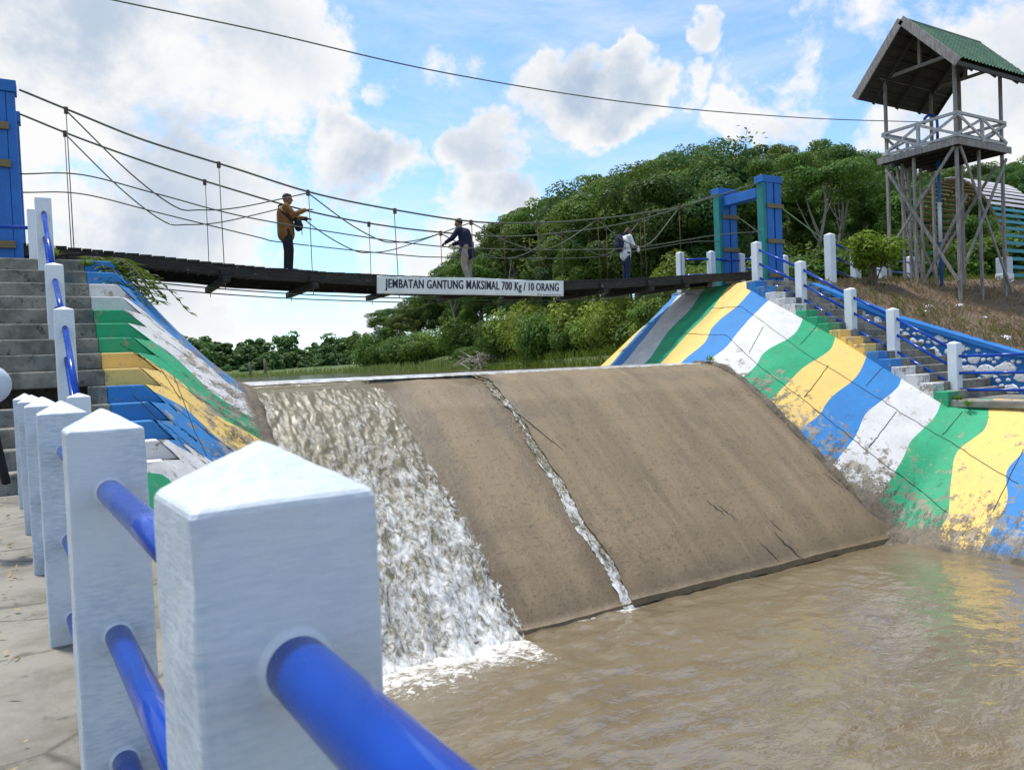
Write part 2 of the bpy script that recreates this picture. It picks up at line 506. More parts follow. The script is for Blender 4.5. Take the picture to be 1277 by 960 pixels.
m_cloth('banner_ink', (.018, .018, .035), (.03, .03, .05), .6)


# ------------------------------------------------------------------ mesh builder
def tagp(o, label=None, cat=None, group=None, kind=None):
    if label:
        o['label'] = label
    if cat:
        o['category'] = cat
    if group:
        o['group'] = group
    if kind:
        o['kind'] = kind
    return o


def thing(name, label, cat, loc=(0, 0, 0), group=None):
    o = bpy.data.objects.new(name, None)
    COL.objects.link(o)
    o.location = loc
    o.empty_display_size = .3
    return tagp(o, label, cat, group)


def root_loc(o):
    v = Vector((0, 0, 0))
    while o is not None:
        v += Vector(o.location)
        o = o.parent
    return v


class MB:
    def __init__(self):
        self.v, self.f, self.mi, self.attrs = [], [], [], {}

    def add(self, verts, faces, mi=0):
        o = len(self.v)
        self.v += [tuple(v) for v in verts]
        self.f += [tuple(i + o for i in f) for f in faces]
        self.mi += [mi] * len(faces)
        return o

    def box(self, lo, hi, mi=0):
        (a, b, c), (d, e, f) = lo, hi
        self.add([(a, b, c), (d, b, c), (d, e, c), (a, e, c), (a, b, f), (d, b, f), (d, e, f), (a, e, f)],
                 [(0, 3, 2, 1), (4, 5, 6, 7), (0, 1, 5, 4), (1, 2, 6, 5), (2, 3, 7, 6), (3, 0, 4, 7)], mi)
        return self

    def beam(self, p, q, w, h, up=(0, 0, 1), mi=0, w2=None, h2=None):
        p, q = Vector(p), Vector(q)
        d = (q - p).normalized()
        s = d.cross(Vector(up))
        if s.length < 1e-4:
            s = d.cross(Vector((1, 0, 0)))
        s.normalize()
        u = s.cross(d).normalized()
        w2 = w2 or w
        h2 = h2 or h
        vs = []
        for c, ww, hh in ((p, w, h), (q, w2, h2)):
            for a, b in ((-1, -1), (1, -1), (1, 1), (-1, 1)):
                vs.append(c + s * a * ww / 2 + u * b * hh / 2)
        self.add(vs, [(3, 2, 1, 0), (4, 5, 6, 7), (0, 1, 5, 4), (1, 2, 6, 5), (2, 3, 7, 6), (3, 0, 4, 7)], mi)
        return self

    def tube(self, pts, r, seg=8, mi=0, r2=None, cap=True):
        pts = [Vector(p) for p in pts]
        n = len(pts)
        rs = r if isinstance(r, (list, tuple)) else [r + ((r2 if r2 is not None else r) - r) * i / max(1, n - 1) for i in range(n)]
        d0 = (pts[1] - pts[0]).normalized()
        s = d0.cross(Vector((0, 0, 1)))
        if s.length < 1e-3:
            s = Vector((1, 0, 0))
        s.normalize()
        vs = []
        for i, p in enumerate(pts):
            d = (pts[min(i + 1, n - 1)] - pts[max(i - 1, 0)]).normalized()
            s = (s - d * s.dot(d))
            s.normalize()
            u = d.cross(s)
            for k in range(seg):
                a = 2 * math.pi * k / seg
                vs.append(p + (s * math.cos(a) + u * math.sin(a)) * rs[i])
        fs = [(i * seg + k, i * seg + (k + 1) % seg, (i + 1) * seg + (k + 1) % seg, (i + 1) * seg + k) for i in range(n - 1) for k in range(seg)]
        if cap:
            fs.append(tuple(range(seg - 1, -1, -1)))
            fs.append(tuple((n - 1) * seg + k for k in range(seg)))
        self.add(vs, fs, mi)
        return self

    def post(self, x, y, z0, z1, wd, cap=.05, rz=0.0, mi=0):
        """square post with a low pyramid on top; z1 = edge of the cap"""
        h = wd / 2
        cr, sr = math.cos(rz), math.sin(rz)
        vs = []
        for z in (z0, z1):
            for a, b in ((-h, -h), (h, -h), (h, h), (-h, h)):
                vs.append((x + a * cr - b * sr, y + a * sr + b * cr, z))
        vs.append((x, y, z1 + cap))
        self.add(vs, [(3, 2, 1, 0), (0, 1, 5, 4), (1, 2, 6, 5), (2, 3, 7, 6), (3, 0, 4, 7), (4, 5, 8), (5, 6, 8), (6, 7, 8), (7, 4, 8)], mi)
        return self

    def build(self, name, mats, parent=None, smooth=False, bevel=0.0, segs=2, label=None, kind=None):
        off = root_loc(parent) if parent is not None else Vector((0, 0, 0))
        me = bpy.data.meshes.new(name)
        me.from_pydata([(a - off.x, b - off.y, c - off.z) for a, b, c in self.v], [], self.f)
        ms = mats if isinstance(mats, (list, tuple)) else [mats]
        for m in ms:
            me.materials.append(M[m])
        if len(ms) > 1:
            me.polygons.foreach_set('material_index', self.mi)
        if smooth:
            me.polygons.foreach_set('use_smooth', [True] * len(me.polygons))
        for k, vals in self.attrs.items():
            at = me.attributes.new(k, 'FLOAT', 'POINT')
            at.data.foreach_set('value', list(vals))
        me.update()
        o = bpy.data.objects.new(name, me)
        COL.objects.link(o)
        if parent is not None:
            o.parent = parent
        if bevel:
            b = o.modifiers.new('bevel', 'BEVEL')
            b.width = bevel
            b.segments = segs
            b.limit_method = 'ANGLE'
            b.angle_limit = R(15)
        return tagp(o, label, None, None, kind)


def spline(pts, n=12):
    pts = [Vector(p) for p in pts]
    P = [pts[0] * 2 - pts[1]] + pts + [pts[-1] * 2 - pts[-2]]
    out = []
    for i in range(1, len(P) - 2):
        a, b, c, d = P[i - 1], P[i], P[i + 1], P[i + 2]
        for k in range(n):
            s = k / n
            out.append(.5 * ((2 * b) + (c - a) * s + (2 * a - 5 * b + 4 * c - d) * s * s + (3 * b - a - 3 * c + d) * s ** 3))
    out.append(pts[-1])
    return out


def grid(mb, nu, nv, fn, mi=0):
    vs = [fn(i / nu, j / nv) for i in range(nu + 1) for j in range(nv + 1)]
    fs = [(i * (nv + 1) + j, (i + 1) * (nv + 1) + j, (i + 1) * (nv + 1) + j + 1, i * (nv + 1) + j + 1) for i in range(nu) for j in range(nv)]
    return mb.add(vs, fs, mi)


def sst(x, a, b):
    t_ = min(1, max(0, (x - a) / (b - a)))
    return t_ * t_ * (3 - 2 * t_)


def fbm(x, y, z=0.0, o=4):
    return mnoise.fractal(Vector((x, y, z)), 1.0, 2.0, o)


# ------------------------------------------------------------------ main dimensions (metres; crest of the weir at z = 0)
POOL = -3.6
WALK = -1.03
XL, XR = 2.82, 13.8              # the two sides of the spillway
YC, YT = 13.93, 9.3              # crest line and toe line
SP = [(YT, -3.5), (9.98, -2.78), (10.83, -2.05), (11.86, -1.18), (12.73, -.50), (13.4, -.14), (YC, 0)]


def zs(Y):
    if Y >= YC:
        return 0.0
    if Y <= YT:
        return -3.5
    return float(np.interp(Y, [q[0] for q in SP], [q[1] for q in SP]))


def shore_s(X, Y):
    """signed distance inland of the forest shore"""
    P = [(17.5, 18.6), (19.5, 24), (28, 53), (37, 106), (30, 175), (-20, 195), (-300, 190)]
    best, sg = 1e9, 1
    for (a, b), (c, d) in zip(P[:-1], P[1:]):
        ex, ey = c - a, d - b
        L2 = ex * ex + ey * ey
        tt = min(1, max(0, ((X - a) * ex + (Y - b) * ey) / L2))
        dx, dy = X - a - ex * tt, Y - b - ey * tt
        dd = math.hypot(dx, dy)
        if dd < best:
            best = dd
            sg = 1 if (ex * dy - ey * dx) < 0 else -1
    return best * sg


def zwall(Y):
    return float(np.interp(Y, [5, 9.6, 12.7, 15.3, 16.5], [-.35, -.07, 1.02, 2.2, 2.3]))


def hill_h(s, X, Y):
    return (.25 + min(9.5, .27 * max(0, s - .4 * max(0, X - 36)))) * (1 - .75 * sst(Y, 85, 125))


def ground_h(X, Y):
    n = .07 * fbm(X * .5, Y * .5) + .03 * fbm(X * 2.2, Y * 2.2)
    dep = X * F0.x + Y * F0.y
    if X > 19.55 and dep < 60:
        zb_ = zwall(Y) + .03 * (X - 19.6) + n * (1 if X > 20 else .2)
        zb_ = zb_ if Y < 26 else zb_ - 0
        s = shore_s(X, Y)
        hill = hill_h(s, X, Y)
        k = sst(dep, 32, 48)
        base = zb_ if Y < 20 else max(zb_ * (1 - sst(Y, 20, 24)) + .4 * sst(Y, 20, 24), 0.3)
        if s < 0 and Y > 19:
            return -1.2
        return base * (1 - k) + hill * k
    if Y > 15.5:
        if X < -1.6 - (Y - 18) * .55 and Y < 185:
            return 2.2 * sst(-X, 1.4, 2.0) * (1 - sst(Y, 20, 40)) + .5 + n if X < -1.6 else -1.2
        s = shore_s(X, Y)
        if s < 0:
            return -1.2
        return (hill_h(s, X, Y) if X > 15 else .2 + min(3, .03 * s)) * sst(s, 0, 1.5) - .15 * (1 - sst(s, 0, 1)) + n
    if X < -3.0:
        return -1.2 + 3.4 * sst(Y, 10, 15.5) + n
    if X < .4:
        return -1.35
    return -4.6


def axis_pts(segs):
    out = []
    for a, b, st in segs:
        k = max(1, int(round((b - a) / st)))
        out += [a + (b - a) * i / k for i in range(k)]
    out.append(segs[-1][1])
    return out


gx = axis_pts([(-1500, -300, 150), (-300, -40, 20), (-40, -4, 3), (-4, -2.9, .55), (-2.9, .4, 1.1), (.4, 19.4, 1.9), (19.4, 19.6, .2), (19.6, 30, .4), (30, 60, 1.5), (60, 160, 5), (160, 400, 24), (400, 1500, 150)])
gy = axis_pts([(-600, -60, 90), (-60, 4, 5), (4, 20, .5), (20, 60, 1.3), (60, 120, 3), (120, 240, 6), (240, 500, 26), (500, 2000, 150)])
gm = MB()
vs, dry = [], []
for x in gx:
    for y in gy:
        z = ground_h(x, y)
        vs.append((x, y, z))
        dry.append(1.0 if (x > 19.5 and x < 34 and y < 20.5) else (.55 if x < -3 and y < 20 else 0.0))
ny = len(gy)
fs = [(i * ny + j, (i + 1) * ny + j, (i + 1) * ny + j + 1, i * ny + j + 1) for i in range(len(gx) - 1) for j in range(ny - 1)]
gm.add(vs, fs)
gm.attrs['dry'] = dry
gm.build('ground', 'ground_soil', smooth=True, kind='structure')

# ------------------------------------------------------------------ water
pm = MB()
NX, NY = 260, 330


def poolz(x, y):
    d = math.exp(-max(0, (9.3 - y)) / 2.5)
    a = .035 if x < 7.5 else .012
    return POOL + .016 * fbm(x * 1.1, y * 1.6, 3) + .0075 * fbm(x * 2.6 + y * 1.2, y * 3.4 - x * 1.2, 5, 2) + a * d * fbm(x * 3.2, y * 3.2, 7)


grid(pm, NX, NY, lambda u, v: (1.5 + 14.6 * u, -9 + 18.6 * v, poolz(1.5 + 14.6 * u, -9 + 18.6 * v)))
fo = []
for (x, y, z) in pm.v:
    dy = YT - y
    f = 0.0
    if x < 5.4:
        f = max(f, (.86 - max(0, dy) / 2.2 - .25 * fbm(x * 1.2, dy * .8, 5)) * sst(x, 2.0, 2.6) * (1 - sst(x, 5.3, 6.7)))
    f = max(f, .95 * math.exp(-((x - 7.30) / .30) ** 2 - (max(0, dy) / .24) ** 2))
    f = max(f, .62 * math.exp(-((x - 6.5) / .4) ** 2 - (max(0, dy) / .22) ** 2))
    f = max(f, .58 * math.exp(-((x - 8.3) / .35) ** 2 - (max(0, dy) / .12) ** 2))
    f = max(f, .85 * math.exp(-((x - 14.05) / .5) ** 2 - (max(0, dy) / .13) ** 2))
    f = max(f, .44 * math.exp(-max(0, dy) / .10))
    fo.append(max(0, f))
pm.attrs['foam'] = fo
pm.build('pool_water', 'pool_water', smooth=True, kind='structure')
po = MB()
po.add([(1.5, -60, POOL - .01), (16.1, -60, POOL - .01), (16.1, -9, POOL - .01), (1.5, -9, POOL - .01)], [(0, 1, 2, 3)])
po.attrs['foam'] = [0] * 4
po.build('river_water', 'pool_water', kind='structure')
lk = MB()
lk.add([(-400, 15.5, -.01), (60, 15.5, -.01), (60, 260, -.01), (-400, 260, -.01)], [(0, 1, 2, 3)])
lk.build('lake_water', 'lake_water', kind='structure')

# ------------------------------------------------------------------ spillway
sw = thing('spillway_dam', 'broad brown concrete spillway slope with a low crest below the hanging footbridge', 'spillway', (8, 11.5, POOL))
XJ0, XJ1 = 7.42, 7.42            # joint between the two slabs (crest, toe)


def joint(Y):
    s = (YC - Y) / (YC - YT)
    return XJ0 + (XJ1 - XJ0) * s + .10 * fbm(Y * 1.3, 2.0) + .04 * fbm(Y * 5, 9)


def slab(u, v, xa, xb, lift):
    Y = YT - .05 + (YC - YT + .05) * v
    a = xa(Y) if callable(xa) else xa
    b = xb(Y) if callable(xb) else xb
    X = a + (b - a) * u
    n = .018 * fbm(X * .9, Y * .5, 1) + .010 * fbm(X * 4, Y * 1.2, 5)
    return (X, Y, zs(Y) + n + lift)


m1 = MB()
grid(m1, 70, 80, lambda u, v: slab(u, v, XL - .6, joint, -.05))
m1.build('slab', 'spillway_concrete', sw, True, label='left half, a little lower, wet under the falling water')
m2 = MB()
grid(m2, 90, 80, lambda u, v: slab(u, v, joint, XR + .5, .0))
# broken edge along the joint, and the exposed toe edge with its undercut
nj = 60
ev = []
for j in range(nj + 1):
    Y = YT - .05 + (YC - YT + .05) * j / nj
    p = slab(0, j / nj, joint, XR, 0)
    ev += [p, (p[0] + .03 * fbm(Y * 6, 1), p[1], p[2] - .16)]
m2.add(ev, [(2 * j, 2 * j + 1, 2 * j + 3, 2 * j + 2) for j in range(nj)])
m2.build('slab', 'spillway_concrete', sw, True, label='right half, dry raised slab')
me_ = MB()
ne = 120
ev = []
for j in range(ne + 1):
    X = XL - .6 + (XR + .5 - XL + .6) * j / ne
    lift = -.05 if X < XJ1 + .10 * fbm(YT * 1.3, 2.0) + .04 * fbm(YT * 5, 9) else 0
    y0 = YT - .05
    z0 = zs(YT) + .018 * fbm(X * .9, y0 * .5, 1) + .01 * fbm(X * 4, y0 * 1.2, 5) + lift
    ev += [(X, y0, z0 + .001), (X, y0 - .01, z0 - .10 - .03 * fbm(X * 3, 4)), (X, y0 + .5, z0 - .16), (X, y0 + .5, z0 - .8)]
me_.add(ev, [(4 * j + k, 4 * j + 4 + k, 4 * j + 5 + k, 4 * j + 1 + k) for j in range(ne) for k in range(3)])
me_.build('toe_edge', 'spillway_concrete', sw)
mc = MB()
grid(mc, 40, 8, lambda u, v: (XL - .8 + (XR - XL + 1.5) * u, YC + 3.4 * v, -.055 * (v > 0.02) + .0 - (v ** 3) * .9 + .012 * fbm(u * 30, v * 4)))
mc.build('crest', 'spillway_concrete', sw, True)
# raise of the pool against the toe: slab ends slightly above the water
sw.location.z += 0
cf = MB()
grid(cf, 80, 8, lambda u, v: (XL + .02 + (XR - XL - .02) * u, YC + .0 + 1.7 * v, (.014 + .045 * v * (1 - .45 * u) if v > 0 else -.09) + .008 * fbm(u * 60, v * 6, 2)))
cf.build('crest_water', 'crest_film', smooth=True, kind='structure')

# chips and cracks in the dry slab
def on_spill(X, Y, d=.0):
    return Vector((X, Y, zs(Y) + .018 * fbm(X * .9, Y * .5, 1) + .010 * fbm(X * 4, Y * 1.2, 5) + d))


for (px, py, L, wd) in ((985, 685, .5, .03), (893, 635, .3, .014), (906, 640, .25, .012), (968, 657, .2, .012), (960, 690, .3, .012), (915, 420, .1, .008), (668, 535, 1.0, .012), (1040, 600, .3, .010)):
    p = None
    d = ray(px, py)
    for k in range(400):
        tt = 9 + k * .03
        q = CAM + d * tt
        if q.y < YC and q.z < zs(q.y):
            p = q
            break
    if p is None:
        continue
    pts = []
    for i in range(9):
        s = i / 8 - .5
        pts.append(on_spill(p.x - s * L * .5 + .05 * fbm(i * .7, px), p.y + s * L + .03 * fbm(i * .9, py), .006))
    n_ = len(pts)
    vv = []
    ck = MB()
    for i, q in enumerate(pts):
        ww = wd * (1 - abs(i / (n_ - 1) * 2 - 1)) * (1 + .6 * fbm(i * 1.7, px)) + .004
        vv += [(q.x - ww, q.y, q.z), (q.x + ww, q.y, q.z + .002)]
    ck.add(vv, [(2 * i, 2 * i + 1, 2 * i + 3, 2 * i + 2) for i in range(n_ - 1)])
    ck.build('crack', 'crack_gap_dark', sw)


# falling water, left of the dam
def water_sheet(name, xa, xb, v0, nu, nv, amp, edgef, downf):
    mb = MB()
    ed, dw = [], []

    def fn(u, v):
        Y = YT - .28 + (YC + .1 - YT + .28) * v
        X = xa(Y) + (xb(Y) - xa(Y)) * u
        s = 1 - v
        yy = Y * .42
        h = amp * (.35 + .65 * s) * (.55 + .75 * fbm(X * 2.4, Y * 1.0, 1) + .55 * abs(fbm(X * 5.5, Y * 2.6, 4)) + .25 * fbm(X * 14, Y * 7, 8)) * sst(s, 0, .12)
        ed.append(edgef(u, v))
        dw.append(downf(u, v))
        zz = zs(max(Y, YT)) - (max(0, YT - Y) * .8)
        return (X, Y - h * .5, zz + max(0.004, h) + .006 - (.044 if s > .03 else 0.02))
    grid(mb, nu, nv, fn)
    mb.attrs['edge'] = ed
    mb.attrs['down'] = dw
    return mb.build(name, 'white_water', smooth=True, kind='structure')


water_sheet('falling_water', lambda Y: XL - .35, lambda Y: 5.12 + .07 * (YC - Y) + .06 * fbm(Y * 2.2, 3), 0, 130, 190, .115,
            lambda u, v: min(1, (1 - u) * 5.5) * 1.0, lambda u, v: .75 * (1 - v) - .62 * sst(v, .78, .98) + .10 * math.exp(-((u - .74) / .12) ** 2) + .16 * math.exp(-((u - .12) / .14) ** 2) - .12 * sst(v, .70, .86) * math.exp(-((u - .78) / .14) ** 2))
water_sheet('water_trickle', lambda Y: joint(Y) - .13 - .08 * fbm(Y * 1.1, 8) - .12 * (YC - Y) / 4.6, lambda Y: joint(Y) + .0, 0, 16, 170, .03,
            lambda u, v: min(1, 4 * min(u + .02, (1 - u) + .06)) * (.20 + .42 * (1 - v) + .35 * fbm(v * 9, 3) + .2 * fbm(v * 30, u * 3)), lambda u, v: .30 + .30 * (1 - v) - .3 * sst(v, .9, 1))


# ------------------------------------------------------------------ striped abutments
def ztR(Y):
    return float(np.interp(Y, [9.9, 15.6], [WALK - .04, 2.25]))


RISE0 = (2.20 - WALK) / 14


def ztL(Y):
    return float(np.interp(Y, [10.2, 14.61], [WALK + RISE0 - .005, 2.19]))


def xtL(Y):
    return (.90 + .04 * (14.9 - max(min(Y, 15.2), 9.0))) * sst(Y, 8.6, 10.0) + .56 * (1 - sst(Y, 8.6, 10.0))


class Slope:
    def __init__(self, xt, xb, zt, bulge=.10):
        self.bulge = bulge
        self.xt, self.zt = xt, zt
        self.xbf = xb if callable(xb) else (lambda Y: xb)

    def pt(self, u, Y):
        a, b = self.xt(Y), self.xbf(Y)
        z0, z1 = self.zt(Y), zs(Y) - (0.25 if Y < YT else 0.25 * sst(9.8 - Y, 0, .5)) * 1.0
        # slightly bulging section
        X = a + (b - a) * u
        z = z0 + (z1 - z0) * u + self.bulge * math.sin(math.pi * min(1, max(0, u)))
        return Vector((X, Y, z))

    def hit(self, px, py, t0=3.5, t1=40):
        d = ray(px, py)
        last = None
        for k in range(1100):
            tt = t0 + (t1 - t0) * k / 1100
            q = CAM + d * tt
            a = self.xt(q.y)
            u = (q.x - a) / (self.xbf(q.y) - a)
            if u < -.6 or u > 1.5:
                last = None
                continue
            uu = min(1.3, max(-.4, u))
            g = q.z - self.pt(uu, q.y).z
            if last is not None and last > 0 >= g:
                return uu, q.y
            last = g
        return None


SR = Slope(lambda Y: 17.4, XR, ztR)
SLf = Slope(xtL, lambda Y: XL - 1.35 * sst(-Y, -9.4, -8.2), ztL, -.045)


def curve_from(slope, pts, fallback=None):
    us, ys = [], []
    for p in pts:
        h = slope.hit(*p)
        if h:
            us.append(h[0])
            ys.append(h[1])
    o = np.argsort(us)
    us, ys = np.array(us)[o], np.array(ys)[o]
    return us, ys


def eval_curve(c, u):
    us, ys = c
    if len(us) > 2:
        # smooth interpolation
        k = np.clip(u, us[0], us[-1])
        i = int(np.clip(np.searchsorted(us, k) - 1, 0, len(us) - 2))
        def tang(j):
            if j == 0:
                return (ys[1] - ys[0]) / max(1e-3, us[1] - us[0])
            if j == len(us) - 1:
                return (ys[-1] - ys[-2]) / max(1e-3, us[-1] - us[-2])
            return (ys[j + 1] - ys[j - 1]) / max(1e-3, us[j + 1] - us[j - 1])
        h = max(1e-3, us[i + 1] - us[i])
        s = (k - us[i]) / h
        a = (2 * s ** 3 - 3 * s ** 2 + 1) * ys[i] + (s ** 3 - 2 * s ** 2 + s) * h * tang(i) + (-2 * s ** 3 + 3 * s ** 2) * ys[i + 1] + (s ** 3 - s ** 2) * h * tang(i + 1)
        return float(a)
    return float(np.interp(u, us, ys))


ER_px = [
    [(824, 388), (752, 455)], [(838, 366), (836, 374), (765, 451)], [(851, 363), (817, 405), (782, 449)], [(876, 363), (861, 386), (836, 411), (811, 446)],
    [(906, 360), (886, 388), (858, 416), (832, 446)], [(944, 353), (920, 382), (889, 408), (879, 427), (856, 447)],
    [(964, 369), (941, 392), (917, 419), (907, 432), (885, 449)], [(1005, 388), (990, 417), (952, 441), (943, 456), (927, 470)],
    [(1044, 415), (1035, 437), (1001, 460), (982, 479), (966, 496)], [(1084, 437), (1069, 469), (1035, 497), (1020, 520), (1001, 534)],
    [(1127, 459), (1119, 484), (1080, 516), (1067, 544), (1046, 573)], [(1177, 492), (1166, 520), (1136, 550), (1126, 572), (1108, 602)],
    [(1234, 505), (1228, 535), (1194, 565), (1187, 595), (1183, 642)], [(1300, 522), (1277, 563), (1256, 587), (1256, 625), (1243, 651)]]
EL_px = [
    [(138, 357), (166, 377), (192, 400), (236, 437), (280, 475)],
    [(131, 384), (147, 395), (189, 426), (230, 460), (255, 482), (299, 512)],
    [(160, 434), (217, 470), (249, 501), (274, 520), (302, 536)],
    [(170, 476), (214, 498), (242, 523), (286, 560)],
    [(188, 535), (230, 553), (261, 573)],
    [(183, 594), (199, 592), (211, 598)]]
COLS = ['stripe_white', 'stripe_blue', 'stripe_green', 'stripe_yellow']


def build_slope(slope, curves, first, seq, extra_sp, y_first, y_end, xp_fn, wearf, parent, label, ustart=None, dy=.12):
    """curves in order of falling Y; seq = colour after each curve"""
    fns = [(lambda u, y=y_first: y)] + [(lambda u, c=c: eval_curve(c, u)) for c in curves]
    base = fns[-1]
    cnt = 0
    while base(.5) - extra_sp * (cnt + 1) > y_end - extra_sp:
        cnt += 1
        fns.append(lambda u, k=cnt: base(u) - extra_sp * k + .12 * math.sin(u * 5 + k))
    mb = MB()
    pa, we = [], []
    NU = 46
    order = [first] + list(seq)
    for i in range(len(fns) - 1):
        col = order[i] if i < len(order) else order[-4 + (i - len(order)) % 4]
        a, b = fns[i], fns[i + 1]
        ns = max(5, int(abs(a(.5) - b(.5)) / dy))

        def fn(u, v, a=a, b=b):
            uu = -.02 + 1.06 * u
            cu = min(1, max(0, uu))
            Y = a(cu) * (1 - v) + min(b(cu), a(cu) - .02) * v
            if ustart:
                us = ustart(Y)
                uu = us + (1.04 - us) * u
            p = slope.pt(uu, Y)
            nn = (.022 * fbm(p.x * .8, Y * .8, 3) + .008 * fbm(p.x * 3, Y * 3, 6)) * (sst(uu, .10, .3) if ustart else 1)
            L = abs(slope.xt(Y) - slope.xbf(Y))
            pa.append((xp_fn(Y) - uu) * L)
            we.append(wearf(uu, Y))
            return (p.x, Y, p.z + nn)
        grid(mb, NU, ns, fn, COLS.index(col))
    mb.attrs['paint'] = pa
    mb.attrs['wear'] = we
    o = mb.build('slope_face', COLS, parent, True)
    return o, fns, order


abR = thing('striped_abutment', 'far abutment slope right of the spillway with wavy painted stripes', 'abutment', (15.6, 12, POOL))
abL = thing('striped_abutment', 'near abutment slope with chipped stripes left of the falling water', 'abutment', (1.8, 12, POOL))
cR = [curve_from(SR, p) for p in ER_px]
cL = [c for c in (curve_from(SLf, p) for p in EL_px) if len(c[0])]
print('left curves', len(cL), [(round(float(c[1].min()), 2), round(float(c[1].max()), 2)) for c in cL])
W_, B_, G_, Y_ = COLS


# painted lower limit on the right, from the picture's paint edge
PL = [SR.hit(*p) for p in ((885, 449), (927, 470), (966, 496), (1001, 534), (1046, 573), (1108, 602), (1183, 642), (1204, 661), (1243, 668), (1275, 674))]
PL = sorted([(y, u) for (u, y) in [q for q in PL if q]])


def xpR(Y):
    return float(np.interp(Y, [q[0] for q in PL] + [14.3, 15], [min(1.05, q[1]) for q in PL] + [1.05, 1.1])) + .10


def wearR(u, Y):
    w_ = .05 + .85 * sst(u, .50, 1.0) * (1 - sst(Y, 12.5, 14.5)) + .2 * (1 - sst(Y, 9, 12))
    w_ += .22 * (1 - sst(Y, 9.3, 11.8)) * sst(u, .30, .85)
    return w_ * (1 - .6 * sst(Y, 13.5, 15))


oR, fR, ordR = build_slope(SR, cR[1:], Y_, [B_, W_, G_, Y_, B_, W_, G_, Y_, B_, W_, G_, Y_, B_, W_, G_, Y_], 1.25, 18.3, -8, xpR, wearR, abR, '')
NSL = 14
RISEL, RUNL = (2.20 - WALK) / NSL, (14.95 - 10.2) / NSL


def ust(Y):
    """the slope is cut back where each step runs into it"""
    if not 10.2 < Y < 14.94:
        return -.02
    i = int((Y - 10.2) / RUNL)
    f = (Y - 10.2) / RUNL - i
    return max(-.02, f * RISEL / max(.6, ztL(Y) - zs(Y)) * 1.12 - .004)


oL, fL, ordL = build_slope(SLf, cL, B_, [W_, G_, Y_, B_, W_, G_, Y_, B_, W_, G_], 1.0, 18.3, -8, lambda Y: .92 if Y > 9.5 else .86,
                           lambda u, Y: .35 + .55 * sst(u, .05, .7), abL, '', ust, .028)
# upstream end faces of the abutments
for par, sl_, y0 in ((abR, SR, 18.3), (abL, SLf, 18.3)):
    mb = MB()
    vs = []
    for i in range(13):
        p = sl_.pt(-.02 + 1.06 * i / 12, y0)
        vs += [(p.x, p.y, p.z), (p.x, p.y, -1.5)]
    mb.add(vs, [(2 * i, 2 * i + 1, 2 * i + 3, 2 * i + 2) for i in range(12)])
    mb.attrs['paint'] = [.6] * len(vs)
    mb.attrs['wear'] = [.3] * len(vs)
    mb.build('end_face', 'stripe_yellow', par)
# construction joints: thin dark lines following the slope
mb = MB()


def slope_line(sl_, pts, wd=.0085, mb=mb):
    P = []
    for (x0, y0), (x1, y1) in zip(pts[:-1], pts[1:]):
        for k in range(14):
            s = k / 13
            h = sl_.hit(x0 + (x1 - x0) * s, y0 + (y1 - y0) * s)
            if h:
                q = sl_.pt(*h)
                q.z += .022 * fbm(q.x * .8, q.y * .8, 3) + .008 * fbm(q.x * 3, q.y * 3, 6) + .003
                P.append(q)
    if len(P) > 1:
        mb.tube(P, wd, 4)


for ln in ([(925, 383), (1010, 445), (1100, 500), (1172, 545), (1270, 605)], [(905, 418), (950, 460), (1010, 505), (1080, 562), (1182, 640)], [(925, 383), (886, 385)],
           [(952, 408), (934, 440)], [(1033, 457), (1003, 496)], [(1118, 514), (1083, 560)], [(1200, 515), (1175, 545)], [(1277, 560), (1262, 590), (1238, 640)], [(1018, 407), (998, 430)], [(905, 419), (850, 416)], [(1104, 455), (1080, 482)]):
    slope_line(SR, ln)
mb.build('joint_line', 'crack_gap_dark', abR)
mb = MB()
for ln in ([(217, 470), (228, 500), (243, 540), (258, 570)], [(150, 430), (200, 460), (225, 500)], [(165, 492), (205, 530), (255, 572)]):
    slope_line(SLf, ln, .006, mb)
mb.build('joint_line', 'crack_gap_dark', abL)
# bare concrete kerbs between slopes and spillway
mb = MB()
pts = []
for i in range(41):
    Y = YT + .25 + (YC + .5 - YT - .25) * i / 40
    pts.append((XR + .06 + .03 * fbm(Y * 2, 5), Y, zs(Y) - .05 + .05 * fbm(Y * 3, 2)))
mb.tube(pts, [(.12 + .06 * fbm(i * .4, 3)) * max(.08, min(1, i / 6)) for i in range(41)], 8)
mb.build('kerb', 'wet_rubble', abR, True)
mb = MB()
pts = []
for i in range(41):
    Y = YT - .3 + (YC + .2 - YT + .3) * i / 40
    pts.append((XL - .02 + .03 * fbm(Y * 2, 5), Y, zs(Y) - .06 + .05 * fbm(Y * 3, 2)))
mb.tube(pts, [.13 + .06 * fbm(i * .4, 3) for i in range(41)], 8)
mb.build('kerb', 'wet_rubble', abL, True)
# rubble apron at the foot of the right abutment
mb = MB()
random.seed(3)


def rock(mb, c, r, mi=0, sq=.6):
    bm = bmesh.new()
    bmesh.ops.create_icosphere(bm, subdivisions=2, radius=1)
    sd_ = random.random() * 100
    ang = random.random() * 6
    ca, sa = math.cos(ang), math.sin(ang)
    k1, k2 = .8 + .5 * random.random(), .8 + .4 * random.random()
    vs = []
    for v in bm.verts:
        d = 1 + .38 * fbm(v.co.x * 1.3 + sd_, v.co.y * 1.3, v.co.z * 1.3, 3)
        x, y, z = v.co.x * d * k1, v.co.y * d * k2, v.co.z * d * sq
        vs.append((c[0] + r * (x * ca - y * sa), c[1] + r * (x * sa + y * ca), c[2] + r * z))
    mb.add(vs, [tuple(v.index for v in f.verts) for f in bm.faces], mi)
    bm.free()


apron = MB()


